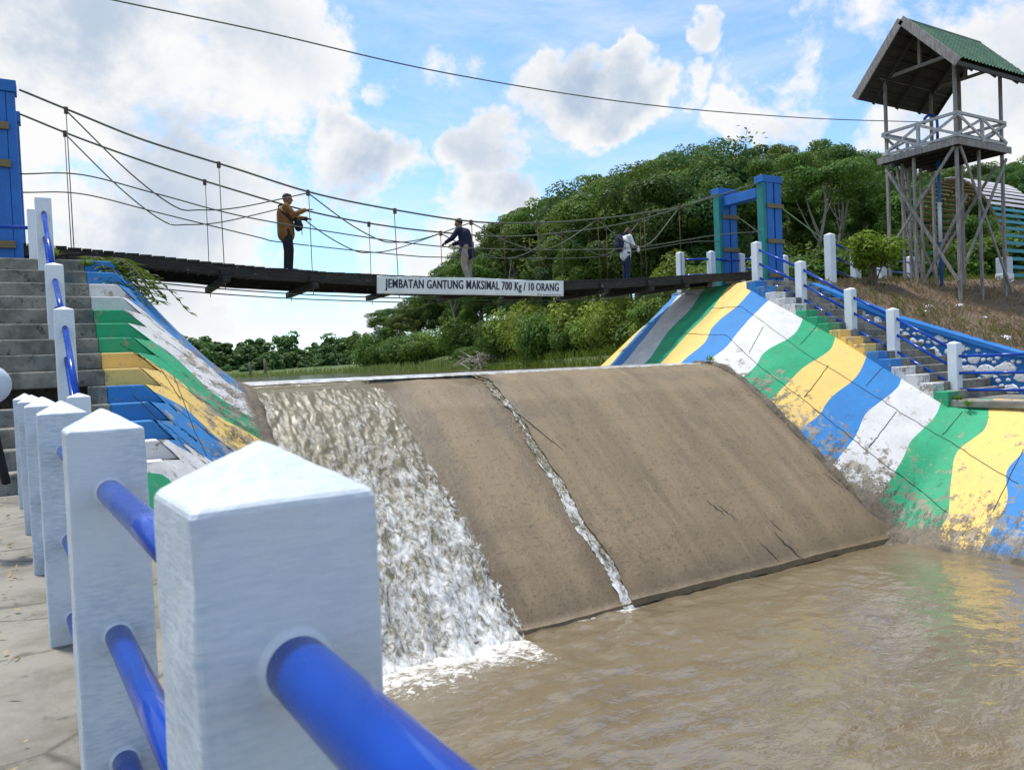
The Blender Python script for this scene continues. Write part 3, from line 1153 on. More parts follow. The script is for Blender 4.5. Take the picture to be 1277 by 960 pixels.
def apf(u, v):
    Y = 10.2 - 12 * u
    X = XR - .55 + 1.3 * v + .25 * fbm(Y * .9, 2) + .10 * fbm(Y * 3, 4)
    z = POOL - .30 + .50 * v ** .7 + .10 * fbm(X * 2.2, Y * 2.2, 4)
    z = z + sst(Y, 9.0, 10.2) * .45
    return (X, Y, z)


grid(apron, 90, 12, apf)
apron.build('apron', 'wet_rubble', abR, True)

# ------------------------------------------------------------------ stairs, walkways, landings


def col_at(fns, order, Y, u=0.0):
    for i in range(len(fns) - 1):
        if fns[i](u) >= Y > fns[i + 1](u):
            return order[i] if i < len(order) else order[-4 + (i - len(order)) % 4]
    return order[0]


def with_attr(mb, paint=1.0, wear=.35):
    mb.attrs['paint'] = [paint] * len(mb.v)
    mb.attrs['wear'] = [wear] * len(mb.v)
    return mb


stR = thing('staircase', 'grey concrete stairs between the white railing posts and the blue stone wall', 'stairs', (18.5, 12.7, WALK))
nst = 17
rise, run = (2.25 - WALK) / nst, (15.6 - 9.9) / nst
random.seed(5)
for i in range(nst):
    y0, y1, zt_ = 9.9 + i * run, 9.9 + (i + 1) * run, WALK + (i + 1) * rise
    mb = MB()
    mb.box((17.50, y0 - .012 * random.random(), zt_ - 1.2), (19.45, y1, zt_ + random.uniform(-.008, .008)))
    mb.build('step', 'step_concrete', stR, bevel=.015)
    mb = MB()
    mb.box((17.06, y0 - .01, zt_ - 1.1), (17.498, y1 - .001, zt_ - .004))
    with_attr(mb, 1.0, .5).build('painted_step_end', col_at(fR, ordR, (y0 + y1) / 2), stR, bevel=.02)
stL = thing('staircase', 'weathered dark steps with a black hole climbing to the left bridge end', 'stairs', (-1.2, 12.5, WALK))
nsl_ = 14
riseL, runL = (2.20 - WALK) / nsl_, (14.95 - 10.2) / nsl_
for i in range(nsl_):
    y0, y1, zt_ = 10.2 + i * runL, 10.2 + (i + 1) * runL, WALK + (i + 1) * riseL
    xe = xtL((y0 + y1) / 2)
    mb = MB()
    mb.box((-3.6, y0, zt_ - 1.2), (-1.0, y1, zt_ + random.uniform(-.01, .01)))
    if i != 4:
        bot = zt_ - 1.2 if i not in (5, 6, 7) else zt_ - riseL
        mb.box((-.999, y0, bot), (xe - .461 + .005 * i, y1, zt_ + random.uniform(-.01, .01)))
    else:
        MB().box((xe - .66, y0, zt_ - 1.2), (xe - .461 + .005 * i, y1, zt_)).build('step', 'step_concrete', stL, bevel=.02)
    mb.build('step', 'step_concrete', stL, bevel=.02)
    mb = MB()
    x0_, x1_ = xe - .46 + .005 * i, xtL(y0) - .012
    za_, zb_ = zt_ - .004, zt_ - RISEL - .03
    x2_ = x1_
    for q_ in range(60):
        pq = SLf.pt(q_ * .005, y0)
        if pq.z < zb_:
            break
        x2_ = pq.x - .012
    ya_, yb_ = y0 - .005, y1 - .001
    mb.add([(x0_, ya_, zb_), (x2_, ya_, zb_), (x2_, yb_, zb_), (x0_, yb_, zb_), (x0_, ya_, za_), (x1_, ya_, za_), (x1_, yb_, za_), (x0_, yb_, za_)],
           [(0, 3, 2, 1), (4, 5, 6, 7), (0, 1, 5, 4), (1, 2, 6, 5), (2, 3, 7, 6), (3, 0, 4, 7)])
    with_attr(mb, 1.0, .30).build('painted_step_end', [W_, W_, B_, B_, B_, Y_, Y_, G_, G_, G_, W_, W_, B_, B_][i], stL, bevel=.02)

mb = MB()
mb.box((17.12, -8, WALK - .16), (19.45, 9.899, WALK))
mb.build('walkway_right', 'concrete_grey', kind='structure', bevel=.02)
mb = MB()


def wkf(u, v):
    x = -3.0 + 3.60 * u + .015 * fbm(v * 40, 3) * (u > .99)
    y = -8 + 18.199 * v
    return (x + (.40 * sst(y, 8.6, 10.0) if u > .9 else 0), y, WALK + .012 * fbm(x * 1.4, y * 1.4) + .005 * fbm(x * 6, y * 6))


grid(mb, 40, 170, wkf)
mb.build('walkway_left', 'walkway_concrete', smooth=True, kind='structure')
mb = MB()
mb.box((.35, -8, WALK - .5), (.62, 10.199, WALK - .02))
mb.build('walkway_kerb', 'concrete_grey', kind='structure', bevel=.02)
# landings at the ends of the bridge
mb = MB()
mb.box((-4.5, 14.951, .2), (-.25, 16.30, 2.20))
mb.box((-.2495, 14.951, .2), (.85, 16.2, 2.12))
mb.box((-4.5, 16.301, .2), (-.25, 19.4, 2.40))
mb.build('landing_left', 'step_concrete', kind='structure', bevel=.02)
mb = MB()
mb.box((17.50, 15.601, .2), (22.5, 19.2, 2.25))
mb.build('landing_right', 'concrete_grey', kind='structure', bevel=.02)

# stone retaining wall along the right stairs
wl = thing('stone_wall', 'low blue painted retaining wall studded with white stones beside the right stairs', 'wall', (19.5, 11, WALK))
mb = MB()
ys = [4, 6, 8, 9.6, 11, 12.7, 14, 15.3, 16.0]
vs = []
for y in ys:
    for x, z in ((19.45, -1.6), (19.45, zwall(y) - .10), (19.80, zwall(y) - .10), (19.80, -1.6)):
        vs.append((x, y, z))
mb.add(vs, [(4 * i + k, 4 * i + 4 + k, 4 * i + 4 + (k + 1) % 4, 4 * i + (k + 1) % 4) for i in range(len(ys) - 1) for k in range(4)] + [(0, 1, 2, 3), tuple(4 * (len(ys) - 1) + k for k in (3, 2, 1, 0))])
mb.build('wall_body', 'wall_blue', wl)
mb = MB()
pts = [Vector((19.60, y, zwall(y) - .03)) for y in ys]
for a, b in zip(pts[:-1], pts[1:]):
    mb.beam(a, b, .44, .11)
mb.build('coping', 'wall_blue', wl)
mb = MB()
random.seed(11)
placed = []
tries = 0
while tries < 12000:
    tries += 1
    y = random.uniform(4.5, 15.6)
    zlo = ztR(y) if y < 15.6 else 2.25
    z = random.uniform(max(WALK, zlo) + .02, zwall(y) - .20) if zwall(y) - .22 > max(WALK, zlo) else None
    if z is None:
        continue
    r = random.choice((.15, .12, .10, .08, .06, .05)) if tries > 700 else random.choice((.20, .17, .14))
    if any(math.hypot(y - a, z - b) < r + c + .004 for a, b, c in placed):
        continue
    if z + r > zwall(y) - .12:
        continue
    placed.append((y, z, r))
    n = random.randint(6, 9)
    ph = random.random() * 6
    ring = []
    for k in range(n):
        a = ph + 6.283 * k / n
        rr = r * random.uniform(.82, 1.22)
        ring.append((math.cos(a) * rr * 1.12, math.sin(a) * rr * .85))
    vs = [(19.44, y + a, z + b) for a, b in ring] + [(19.405, y + a * .8, z + b * .8) for a, b in ring] + [(19.395, y, z)]
    mb.add(vs, [(k, (k + 1) % n, n + (k + 1) % n, n + k) for k in range(n)] + [(n + k, n + (k + 1) % n, 2 * n) for k in range(n)])
mb.build('stone_facing', 'stone_white', wl)


# ------------------------------------------------------------------ railings
def railing(name, label, posts, offs, wd, r, group=None, mw='white_paint', ext=None, cap=.05, bev=.012, attach=None, rail_seg=14, sides=None):
    """posts: (x, y, z_base, z_top_edge); offs: rail heights below the top edge"""
    c = posts[len(posts) // 2]
    t_ = thing(name, label, 'railing', (c[0], c[1], c[2]), group)
    for (x, y, z0, z1, *rz) in posts:
        MB().post(x, y, z0, z1, wd, cap, rz[0] if rz else 0).build('post', mw, t_, bevel=bev)
    chain = ([ext[0]] if ext and ext[0] else []) + list(posts) + ([ext[1]] if ext and ext[1] else [])
    if mw == 'white_paint_near':
        tex = bpy.data.textures.get('uneven') or bpy.data.textures.new('uneven', 'CLOUDS')
        tex.noise_scale = .09
        tex.noise_depth = 4
        for ch in list(t_.children):
            sb_ = ch.modifiers.new('cut', 'SUBSURF')
            sb_.subdivision_type = 'SIMPLE'
            sb_.levels = sb_.render_levels = 5
            ds = ch.modifiers.new('uneven', 'DISPLACE')
            ds.texture = tex
            ds.texture_coords = 'GLOBAL'
            ds.strength = .0075
            ds.mid_level = .5
        for i, (x, y, z0, z1, *rz) in enumerate(posts):
            for o in offs:
                a = Vector((x, y, z1 - o))
                prv = posts[i - 1] if i else (ext[0] if ext and ext[0] else None)
                if prv:
                    d_ = (Vector((prv[0], prv[1], prv[3] - o)) - a).normalized()
                    P0 = a + d_ * (wd / 2 - .004)
                    MB().tube([P0, P0 + d_ * .007, P0 + d_ * .012, P0 + d_ * .015], [r + .009, r + .007, r + .003, r + .001], 24).build('mortar_collar', mw, t_, True)
    for a, b in zip(chain[:-1], chain[1:]):
        for o in offs:
            MB().tube([(a[0], a[1], a[3] - o), (b[0], b[1], b[3] - o)], r, rail_seg).build('rail', 'rail_blue', t_, True)
    return t_


# near left walkway: six posts, the last one right in front of the lens
lp = []
for k in range(6):
    Y = .825 + .10 + 1.635 * k
    X = (.200 if k == 0 else .207) - .0585 * 1.635 * k
    lp.append((X, Y, WALK - .02, .17 - .134, R(3.6 if k == 0 else 2.4)))
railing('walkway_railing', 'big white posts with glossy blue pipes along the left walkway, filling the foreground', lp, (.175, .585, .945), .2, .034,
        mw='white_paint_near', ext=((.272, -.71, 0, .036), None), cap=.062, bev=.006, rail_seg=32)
# left stairs
ls = []
for (px, py, Y, ztop) in ((97, 478, 10.2, .02), (79, 386, 11.7, 1.14), (67, 330, 12.95, 1.88), (53, 246, 14.6, 3.17)):
    d = ray(px, py)
    ls.append((d.x / d.y * Y, Y, ztop - 1.25, ztop, R(2.0)))
railing('stair_railing', 'steep railing with white posts climbing the weathered left steps', ls, (.17, .57), .23, .036, ext=((lp[-1][0], lp[-1][1], 0, .036), None), cap=.045)
p0 = atY(42, 262, 15.2)
railing('landing_railing', 'two white posts with one blue bar at the top of the left steps', [(p0.x, 15.2, 2.2, p0.z, R(2)), (-2.2, 15.3, 2.2, p0.z)], (.3,), .2, .03, cap=.04)
# right stairs
rs = []
for (px, top, Y) in ((943, 303, 15.95), (998, 327, 14.45), (1060, 361, 12.95), (1113, 386, 11.7), (1190, 428, 10.1)):
    p = atY(px, top, Y)
    p.x = 17.85
    d = ray(px, top)
    q = CAM + d * (17.85 / d.x)
    base = max(WALK, min(2.25, WALK + rise * math.floor((q.y - 9.9) / run))) - .05
    rs.append((17.85, q.y, base, q.z))
railing('stair_railing', 'railing with white posts and three blue bars stepping down the right stairs', rs, (.17, .58, .99), .22, .034, cap=.05)
d = ray(1190, 428)
zt_ = rs[-1][3]
rw = [(17.85, rs[-1][1] - 1.95 * k, WALK - .02, zt_) for k in range(1, 6)]
railing('walkway_railing', 'level railing with white posts and three blue bars on the far lower walkway', rw, (.30, .69, 1.07), .22, .034, ext=(rs[-1], None), cap=.05)
# right landing, upstream side
pu = [(17.35, 18.55, 2.0, 3.50), (18.25, 18.1, 2.1, 3.50), (19.75, 18.25, 2.1, 3.50)]
railing('landing_railing', 'short white posts with blue bars beyond the bridge gate', pu, (.22, .72), .2, .035, cap=.05)
pv = [(21.3, 18.6, 2.1, 3.58), (22.3, 18.6, 2.1, 3.58), (19.9, 18.7, 2.1, 3.58)]
railing('landing_railing', 'white posts and blue bars behind the right gate column', [pv[2], pv[0], pv[1]], (.16, .50), .2, .035, cap=.05)
pw = [(20.45, 15.35, 1.9, 3.70), (23.0, 16.3, 2.0, 3.55), (25.3, 16.9, 2.0, 3.55), (27.8, 17.4, 2.0, 3.55)]
railing('bank_railing', 'railing running behind the bush and the watchtower from a tall white post', pw, (.20, .62, 1.04), .24, .035, cap=.06)

# ------------------------------------------------------------------ bridge
YN, YF = 16.55, 18.25
sb = thing('suspension_bridge', 'narrow dark timber hanging footbridge slung from steel cables over the weir', 'bridge', (9, 17.4, 2.2))
dk = [atY(x, y, 16.42) for x, y in ((20, 302), (134, 312.6), (318, 332.5), (420, 339.5), (500, 343.5), (587, 347), (702, 350), (813, 345.8), (937, 338.8))]
DX, DZ = [p.x for p in dk], [p.z for p in dk]


def zd(X):
    return float(np.interp(X, DX, DZ))


xs = list(np.linspace(-.55, 18.35, 64))
for (ya, yb, nm) in ((16.42, 16.60, 'n'), (18.2, 18.38, 'f')):
    mb = MB()
    vs = []
    for i, x in enumerate(xs):
        zt_ = zd(x) - .045
        dpt = .19 + .02 * fbm(x * 1.2, ya)
        e = .012 * fbm(x * 3, ya * 3)
        vs += [(x, ya + e, zt_), (x, yb, zt_), (x, yb, zt_ - dpt), (x, ya + e, zt_ - dpt)]
    n = len(xs)
    mb.add(vs, [(4 * i + k, 4 * i + 4 + k, 4 * i + 4 + (k + 1) % 4, 4 * i + (k + 1) % 4) for i in range(n - 1) for k in range(4)] + [(0, 1, 2, 3), (4 * n - 1, 4 * n - 2, 4 * n - 3, 4 * n - 4)])
    mb.build('stringer', 'dark_timber', sb)
mb = MB()
random.seed(2)
x = -.55
while x < 18.3:
    wd = random.uniform(.16, .24)
    z = zd(x + wd / 2)
    y0, y1 = 16.405 + random.uniform(-.01, .02), 18.46 + random.uniform(-.03, .03)
    mb.box((x, y0, z - .042), (x + wd - .012, y1, z + random.uniform(-.006, .006)))
    x += wd
mb.build('deck', 'dark_timber', sb)
HX = [.42, 3.07, 4.87, 6.85, 8.80, 10.7, 12.6, 14.2, 15.5]
nearmain = [atY(x, y, YN) for x, y in ((24, 112), (97, 142), (180, 175), (289, 209), (395, 242), (505, 264), (597, 277), (681, 277.5), (754, 272), (814, 264), (855, 256), (950, 227))]
farmain = [atY(x, y, YF) for x, y in ((24, 142), (98, 172), (190, 205), (272, 231), (383, 263), (476, 281), (563, 291), (636, 295), (713, 289), (772, 280), (830, 265), (895, 242))]
nearhand = [atY(x, y, YN) for x, y in ((24, 217), (102, 218), (200, 243), (318, 273), (500, 302), (598, 310), (720, 311.5), (799, 308), (895, 293), (950, 289))]
farhand = [atY(x, y, YF) for x, y in ((24, 240), (102, 242), (200, 266), (318, 295), (357, 303), (500, 318), (562, 321), (720, 322), (794, 313), (862, 302), (897, 301))]


def z_on(pts, X):
    return float(np.interp(X, [p.x for p in pts], [p.z for p in pts]))


CAB = {}
for nm, pts, r, m in (('main_cable', nearmain, .021, 'steel_cable'), ('main_cable', farmain, .021, 'steel_cable'), ('handrail_cable', nearhand, .014, 'steel_cable'), ('handrail_cable', farhand, .014, 'steel_cable')):
    MB().tube(spline(pts, 8), r, 6).build(nm, m, sb, True)
# anchor stays going down behind the right gate
for a, b in (((18.9, YN, 5.1), (24.2, 16.2, 2.4)), ((18.9, YF, 5.1), (24.4, 18.0, 2.3))):
    MB().tube([a, b], .018, 6).build('anchor_stay', 'green_cable', sb, True)
for (Yp, main, hand) in ((YN, nearmain, nearhand), (YF, farmain, farhand)):
    P_ = spline(main, 10)
    for i, X in enumerate(HX):
        z1, z0 = z_on(P_, X), zd(X) - .50
        MB().tube([(X + .02 * random.uniform(-1, 1), Yp, z1), (X, Yp + (-.03 if Yp == YN else .03), z0)], .009, 6).build('hanger', 'rust_iron' if X > 6 else 'steel_cable', sb, True)
        MB().box((X - .035, Yp - .03, z1 - .09), (X + .035, Yp + .03, z1 + .035)).build('cable_clamp', 'rust_iron', sb, bevel=.008)
    # swagged stay cables between every other hanger
    def sw_(a, b, zlow):
        pts = [Vector((HX[a], Yp, z_on(P_, HX[a]) - .03))]
        mid = (HX[a] + HX[b]) / 2
        za, zb_ = pts[0].z, z_on(P_, HX[b]) - .03
        pts += [Vector((HX[a] + (mid - HX[a]) * .45, Yp + .01, za + (zlow - za) * .62)), Vector((HX[a] + (mid - HX[a]) * .8, Yp + .01, zlow + .04)), Vector((mid, Yp + .01, zlow)),
                Vector((mid + (HX[b] - mid) * .35, Yp + .01, zlow + (zb_ - zlow) * .20)), Vector((HX[b], Yp, zb_))]
        MB().tube(spline(pts, 6), .014, 6).build('stay_cable', 'steel_cable', sb, True)
    for (a, b, mid) in ((0, 2, HX[1]), (2, 4, HX[3]), (4, 6, HX[5]), (6, 8, HX[7])):
        sw_(a, b, z_on(hand, mid) - .02)
for i, X in enumerate(HX):
    z = zd(X) - .255
    mb = MB().box((X - .07, 16.30, z - .12), (X + .07, 18.55, z))
    mb.box((X - .10, 16.33, z + .002), (X + .10, 16.415, z + .15))
    mb.build('cross_beam', 'dark_timber', sb, bevel=.01)
for Yc in (16.95, 17.9):
    MB().tube(spline([(x, Yc, zd(x) - .46) for x in np.linspace(-.4, 18.2, 12)], 4), .014, 6).build('lower_cable', 'steel_cable', sb, True)


def portal(name, label, Xa, loc, facing):
    g = thing(name, label, 'bridge gate', (Xa + .35, 17.3, 2.3))
    for (yn, top) in ((16.38, 5.56), (18.20, 5.56)):
        c = thing('x', None, None)
        bpy.data.objects.remove(c)
        fx = Xa if facing < 0 else Xa + .56
        bx0, bx1 = (Xa + .145, Xa + .80) if facing < 0 else (Xa, Xa + .555)
        MB().box((fx, yn + .02, 2.2), (fx + .14, yn + .27, top - .16)).build('column_board', 'gate_green' if facing < 0 else 'gate_blue', g, bevel=.008)
        wdt = (bx1 - bx0 - .07) / 2
        MB().box((bx0, yn, 2.2), (bx0 + wdt, yn + .30, top - .16)).build('column_board', 'gate_blue', g, bevel=.01)
        MB().box((bx1 - wdt, yn + .01, 2.2), (bx1, yn + .30, top - .16)).build('column_board', 'gate_blue', g, bevel=.01)
        MB().box((bx0 + wdt, yn + .14, 2.25), (bx1 - wdt, yn + .26, top - .2)).build('gap_shade', 'crack_gap_dark', g)  # near-black strip: shade of the open gap between the boards, put in as colour
        MB().box((Xa - .03, yn - .02, top - .158), (bx1 + .04 if facing < 0 else Xa + .73, yn + .33, top + .05)).build('cap', 'gate_blue', g, bevel=.012)
        for zz in ((4.62, 3.55, 2.5) if facing < 0 else (4.72, 4.05, 2.62)):
            MB().box((bx0 - .02, yn - .055, zz), (bx1 + .03, yn - .003, zz + .13)).build('batten', 'batten_wood', g, bevel=.006)
    MB().box((Xa + .16, 16.81, 5.02), (Xa + .48, 18.17, 5.32)).build('lintel', 'gate_blue', g, bevel=.012)
    return g


portal('bridge_gate', 'blue and green timber gate frame at the right end of the bridge', 18.80, 0, -1)
portal('bridge_gate', 'blue timber gate column with brown battens at the left end of the bridge', -1.07, 0, 1)

# banner with its lettering
bn = thing('banner', 'long white banner with black Indonesian weight limit text hung on the side of the bridge', 'banner', (7.5, 16.36, 1.9))
TL, TR_, BL, BR = atY(470, 343.5, 16.25), atY(702.5, 350.3, 16.25), atY(470, 366, 16.25), atY(702.5, 369.6, 16.25)


def bpt(u, v, off=0.0):
    p = (TL * (1 - u) + TR_ * u) * v + (BL * (1 - u) + BR * u) * (1 - v)
    y = p.y + .012 * math.sin(u * 23) + .01 * fbm(u * 14, v * 2, 4) - off
    return (p.x, y, p.z - .012 * math.sin(u * math.pi * 3) * v)


mb = MB()
grid(mb, 80, 8, lambda u, v: bpt(u, v))
o = mb.build('sheet', 'banner_vinyl', bn, True)
sm = o.modifiers.new('thick', 'SOLIDIFY')
sm.thickness = .003
sm.offset = -1


def lettering(txt, u0, u1, v0, v1, bold, name, fat=0.0):
    cu = bpy.data.curves.new('txt', 'FONT')
    cu.body = txt
    cu.offset = bold
    cu.resolution_u = 3
    cu.space_character = 1.08
    tob = bpy.data.objects.new('txt', cu)
    COL.objects.link(tob)
    dg = bpy.context.evaluated_depsgraph_get()
    me = bpy.data.meshes.new_from_object(tob.evaluated_get(dg))
    bpy.data.objects.remove(tob)
    xs_ = [v.co.x for v in me.vertices]
    ys_ = [v.co.y for v in me.vertices]
    a, b, c_, d_ = min(xs_), max(xs_), min(ys_), max(ys_)
    mb = MB()
    mb.add([bpt(u0 + (u1 - u0) * (v.co.x - a) / (b - a), v0 + (v1 - v0) * (v.co.y - c_) / (d_ - c_), .006) for v in me.vertices], [tuple(p.vertices) for p in me.polygons])
    if fat:
        for du, off in ((-fat, .0072), (fat, .0084)):
            mb.add([bpt(u0 + du + (u1 - u0) * (v.co.x - a) / (b - a), v0 + (v1 - v0) * (v.co.y - c_) / (d_ - c_), off) for v in me.vertices], [tuple(p.vertices) for p in me.polygons])
    bpy.data.meshes.remove(me)
    return mb.build(name, 'banner_ink', bn)


lettering('JEMBATAN GANTUNG MAKSIMAL 700 Kg / 10 ORANG', .040, .970, .17, .84, .004, 'lettering', .0011)
lettering('BPTU. Kecamatan & Pak Desa', .845, .985, .045, .135, .012, 'small_lettering')

# ------------------------------------------------------------------ watchtower
wt = thing('watchtower', 'grey timber watchtower on stilts with a green tiled gable roof on the dry bank', 'watchtower', (25.2, 14.8, 1.7))
TX0, TX1, TY0, TY1 = 24.22, 26.82, 13.57, 15.87
DZT = 6.28                               # underside of the platform
RZ, EZ = 10.40, 8.58
RX0, RX1, RY0, RY1, RYM = 23.34, 27.84, 13.02, 16.32, 14.69


def gz(x, y):
    return ground_h(x, y) - .12


def roofz(y):
    return RZ - abs(y - RYM) * (RZ - EZ) / (RYM - RY0)


for (x, y) in ((TX0, TY0), (TX0, TY1), (TX1, TY0), (TX1, TY1)):
    MB().beam((x, y, gz(x, y)), (x, y, roofz(y) - .06), .09, .09, (1, 0, 0)).build('leg', 'grey_timber', wt, bevel=.008)
MB().beam((TX1, 14.9, gz(TX1, 14.9)), (TX1, 14.9, 9.2), .11, .11, (1, 0, 0)).build('leg', 'grey_timber', wt, bevel=.008)
for (x, y) in ((TX0, 14.95), (25.45, TY0), (25.4, TY1), (24.6, 15.6), (25.9, 15.75)):
    MB().beam((x, y, gz(x, y)), (x, y, DZT + .02), .08, .08, (1, 0, 0)).build('leg', 'grey_timber', wt, bevel=.008)
mb = MB()
for k in range(14):
    y = TY0 - .12 + k * (TY1 - TY0 + .24) / 14
    mb.box((TX0 - .15, y, DZT + .16), (TX1 + .15, y + .16, DZT + .2))
mb.build('platform_deck', 'dark_timber', wt)
for k in range(6):
    x = TX0 + (TX1 - TX0) * k / 5
    xo = x + (.065 if k == 0 else (-.065 if k == 5 else 0))
    MB().box((xo - .04 - (.11 if k == 0 else 0), TY0 - .16, DZT + .0), (xo + .04 - (.11 if k == 0 else 0), TY1 + .16, DZT + .158)).build('joist', 'dark_timber', wt)
MB().box((TX0 - .22, TY0 - .20, DZT + .02), (TX1 + .2, TY0 - .163, DZT + .23)).build('fascia', 'grey_timber', wt)
MB().box((TX0 - .26, TY0 - .20, DZT + .02), (TX0 - .223, TY1 + .2, DZT + .23)).build('fascia', 'grey_timber', wt)
# balustrade
RT = DZT + 1.02
RB = DZT + .33
corners = [(TX0 - .09, TY0 - .09), (TX1 + .09, TY0 - .09), (TX1 + .09, TY1 + .09), (TX0 - .09, TY1 + .09)]
for i in range(4):
    a, b = corners[i], corners[(i + 1) % 4]
    MB().beam((*a, RT), (*b, RT), .07, .09).build('handrail', 'platform_white', wt, bevel=.005)
    MB().beam((*a, RB), (*b, RB), .05, .08).build('bottom_rail', 'platform_white', wt, bevel=.005)
    mid = ((a[0] + b[0]) / 2, (a[1] + b[1]) / 2)
    MB().beam((*mid, DZT + .2), (*mid, RT - .04), .09, .09, (1, 0, 0)).build('baluster_post', 'platform_white', wt, bevel=.005)
    for (p, q) in ((a, mid), (mid, b)):
        n_ = Vector((p[1] - q[1], q[0] - p[0], 0)).normalized() * .03
        MB().beam((p[0] + n_.x, p[1] + n_.y, RB + .03), (q[0] + n_.x, q[1] + n_.y, RT - .05), .035, .085, tuple(n_.normalized().cross(Vector((0, 0, 1))).cross(n_))).build('cross_brace', 'platform_white', wt)
        MB().beam((p[0] - n_.x, p[1] - n_.y, RT - .05), (q[0] - n_.x, q[1] - n_.y, RB + .03), .035, .085).build('cross_brace', 'platform_white', wt)
# leg braces
G = gz
br = [((TX0 - .09, TY1, DZT - .15), (TX0 - .09, TY0, G(TX0, TY0) + .75)), ((TX0 - .13, TY0, DZT + .0), (TX0 + .0, TY1 - .1, 3.6)),
      ((TX0 + .12, 14.95, 2.0), (TX0 + .7, TY0 + .1, 4.9)),
      ((TX0, TY0 - .09, DZT + .1), (TX1 + .25, TY0 - .09, G(TX1, TY0) + .25)), ((TX1, TY0 - .13, DZT - .15), (TX0 + .1, TY0 - .13, G(TX0, TY0) + 1.3)),
      ((TX1, TY0 + .2, DZT - .3), (TX1, TY1, 3.0)), ((TX0 + .2, TY1, DZT - .2), (TX1, TY1 + .08, 2.8))]
for a, b in br:
    MB().beam(a, b, .045, .085, (0, 0, 1)).build('leg_brace', 'grey_timber', wt)
# ladder
for x in (24.75, 25.15):
    MB().beam((x, 15.3, gz(x, 15.3)), (x, 15.9, DZT + .1), .05, .07).build('ladder_rail', 'grey_timber', wt)
for k in range(11):
    s = (k + .7) / 12
    z = 2.1 + (DZT - 2.1) * s
    MB().beam((24.70, 15.26 + .6 * s, z), (25.20, 15.26 + .6 * s, z), .04, .05).build('ladder_rung', 'grey_timber', wt)
# pole with a hooked top beside the ladder
pb = atX(1170, 240, 25.3)
hk = [(25.35, pb.y, 2.0), (25.35, pb.y, 7.0), (25.35, pb.y, 7.55), (25.3, pb.y + .05, 7.72), (25.2, pb.y + .15, 7.78), (25.1, pb.y + .25, 7.7), (25.08, pb.y + .27, 7.5)]
MB().tube(hk[:2], .05, 10).build('slide_pole', 'gate_blue', wt, True)
MB().tube([(25.35, pb.y, 3.6), (25.35, pb.y, 4.9)], .058, 10).build('white_band', 'white_paint', wt, True)
MB().tube(spline(hk[1:], 4), .045, 8).build('hook_handle', 'rail_blue', wt, True)
# roof: profiled tile sheets
for (ya, sgn) in ((RY0, -1), (RY1, 1)):
    mb = MB()
    rows = 9
    nx_ = 90
    NV = rows * 4

    def rf(u, v, top=0.0, ya=ya):
        x = RX0 + .03 + (RX1 - RX0 - .03) * u
        y = RYM + (ya - RYM) * v
        z = RZ + (EZ - RZ) * v
        st = (v * rows) % 1.0
        wv = .028 * math.cos(u * (RX1 - RX0) / .19 * 2 * math.pi) + .10 * (st if v < .999 else 1)
        return (x, y, z + wv + .05)
    grid(mb, nx_, NV, rf)
    mb.build('roof_tiles', 'roof_tile_green', wt, True)
    mb = MB()
    grid(mb, 14, 14, lambda u, v, ya=ya: (RX0 + .03 + (RX1 - RX0 - .03) * u, RYM + (ya - RYM) * v, RZ + (EZ - RZ) * v - .02 + .02 * math.cos(v * 14 * math.pi)))
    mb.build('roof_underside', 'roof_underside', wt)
    for k in range(1, 7):
        v = k / 7
        y, z = RYM + (ya - RYM) * v, RZ + (EZ - RZ) * v - .07
        MB().beam((RX0 + .05, y, z), (RX1 - .05, y, z), .05, .06).build('purlin', 'roof_underside', wt)
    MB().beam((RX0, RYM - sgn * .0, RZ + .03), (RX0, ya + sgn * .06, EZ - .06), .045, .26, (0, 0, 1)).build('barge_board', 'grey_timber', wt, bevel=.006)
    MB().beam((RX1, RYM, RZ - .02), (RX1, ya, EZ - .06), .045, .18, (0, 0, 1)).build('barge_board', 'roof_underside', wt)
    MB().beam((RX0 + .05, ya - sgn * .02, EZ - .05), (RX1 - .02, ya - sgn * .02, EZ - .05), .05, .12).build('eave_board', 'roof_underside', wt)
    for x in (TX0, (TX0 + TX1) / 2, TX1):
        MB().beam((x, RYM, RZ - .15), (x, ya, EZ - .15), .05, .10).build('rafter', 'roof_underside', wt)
mb = MB()
mb.tube([(RX0 + .10, RYM, RZ + .06), (RX1 - .05, RYM, RZ + .06)], .07, 8)
mb.build('ridge_cap', 'roof_tile_green', wt)
for x in (TX0, TX1):
    MB().beam((x + .06, TY0 - .1, 9.15), (x + .06, TY1 + .1, 9.15), .06, .10).build('tie_beam', 'grey_timber', wt)
    MB().beam((x + .06, RYM, 9.2), (x + .06, RYM, RZ - .1), .09, .09, (1, 0, 0)).build('king_post', 'grey_timber', wt)
for y in (TY0, TY1):
    MB().beam((TX0 - .3, y, 9.10), (TX1 + .3, y, 9.10), .05, .09).build('wall_plate', 'grey_timber', wt)

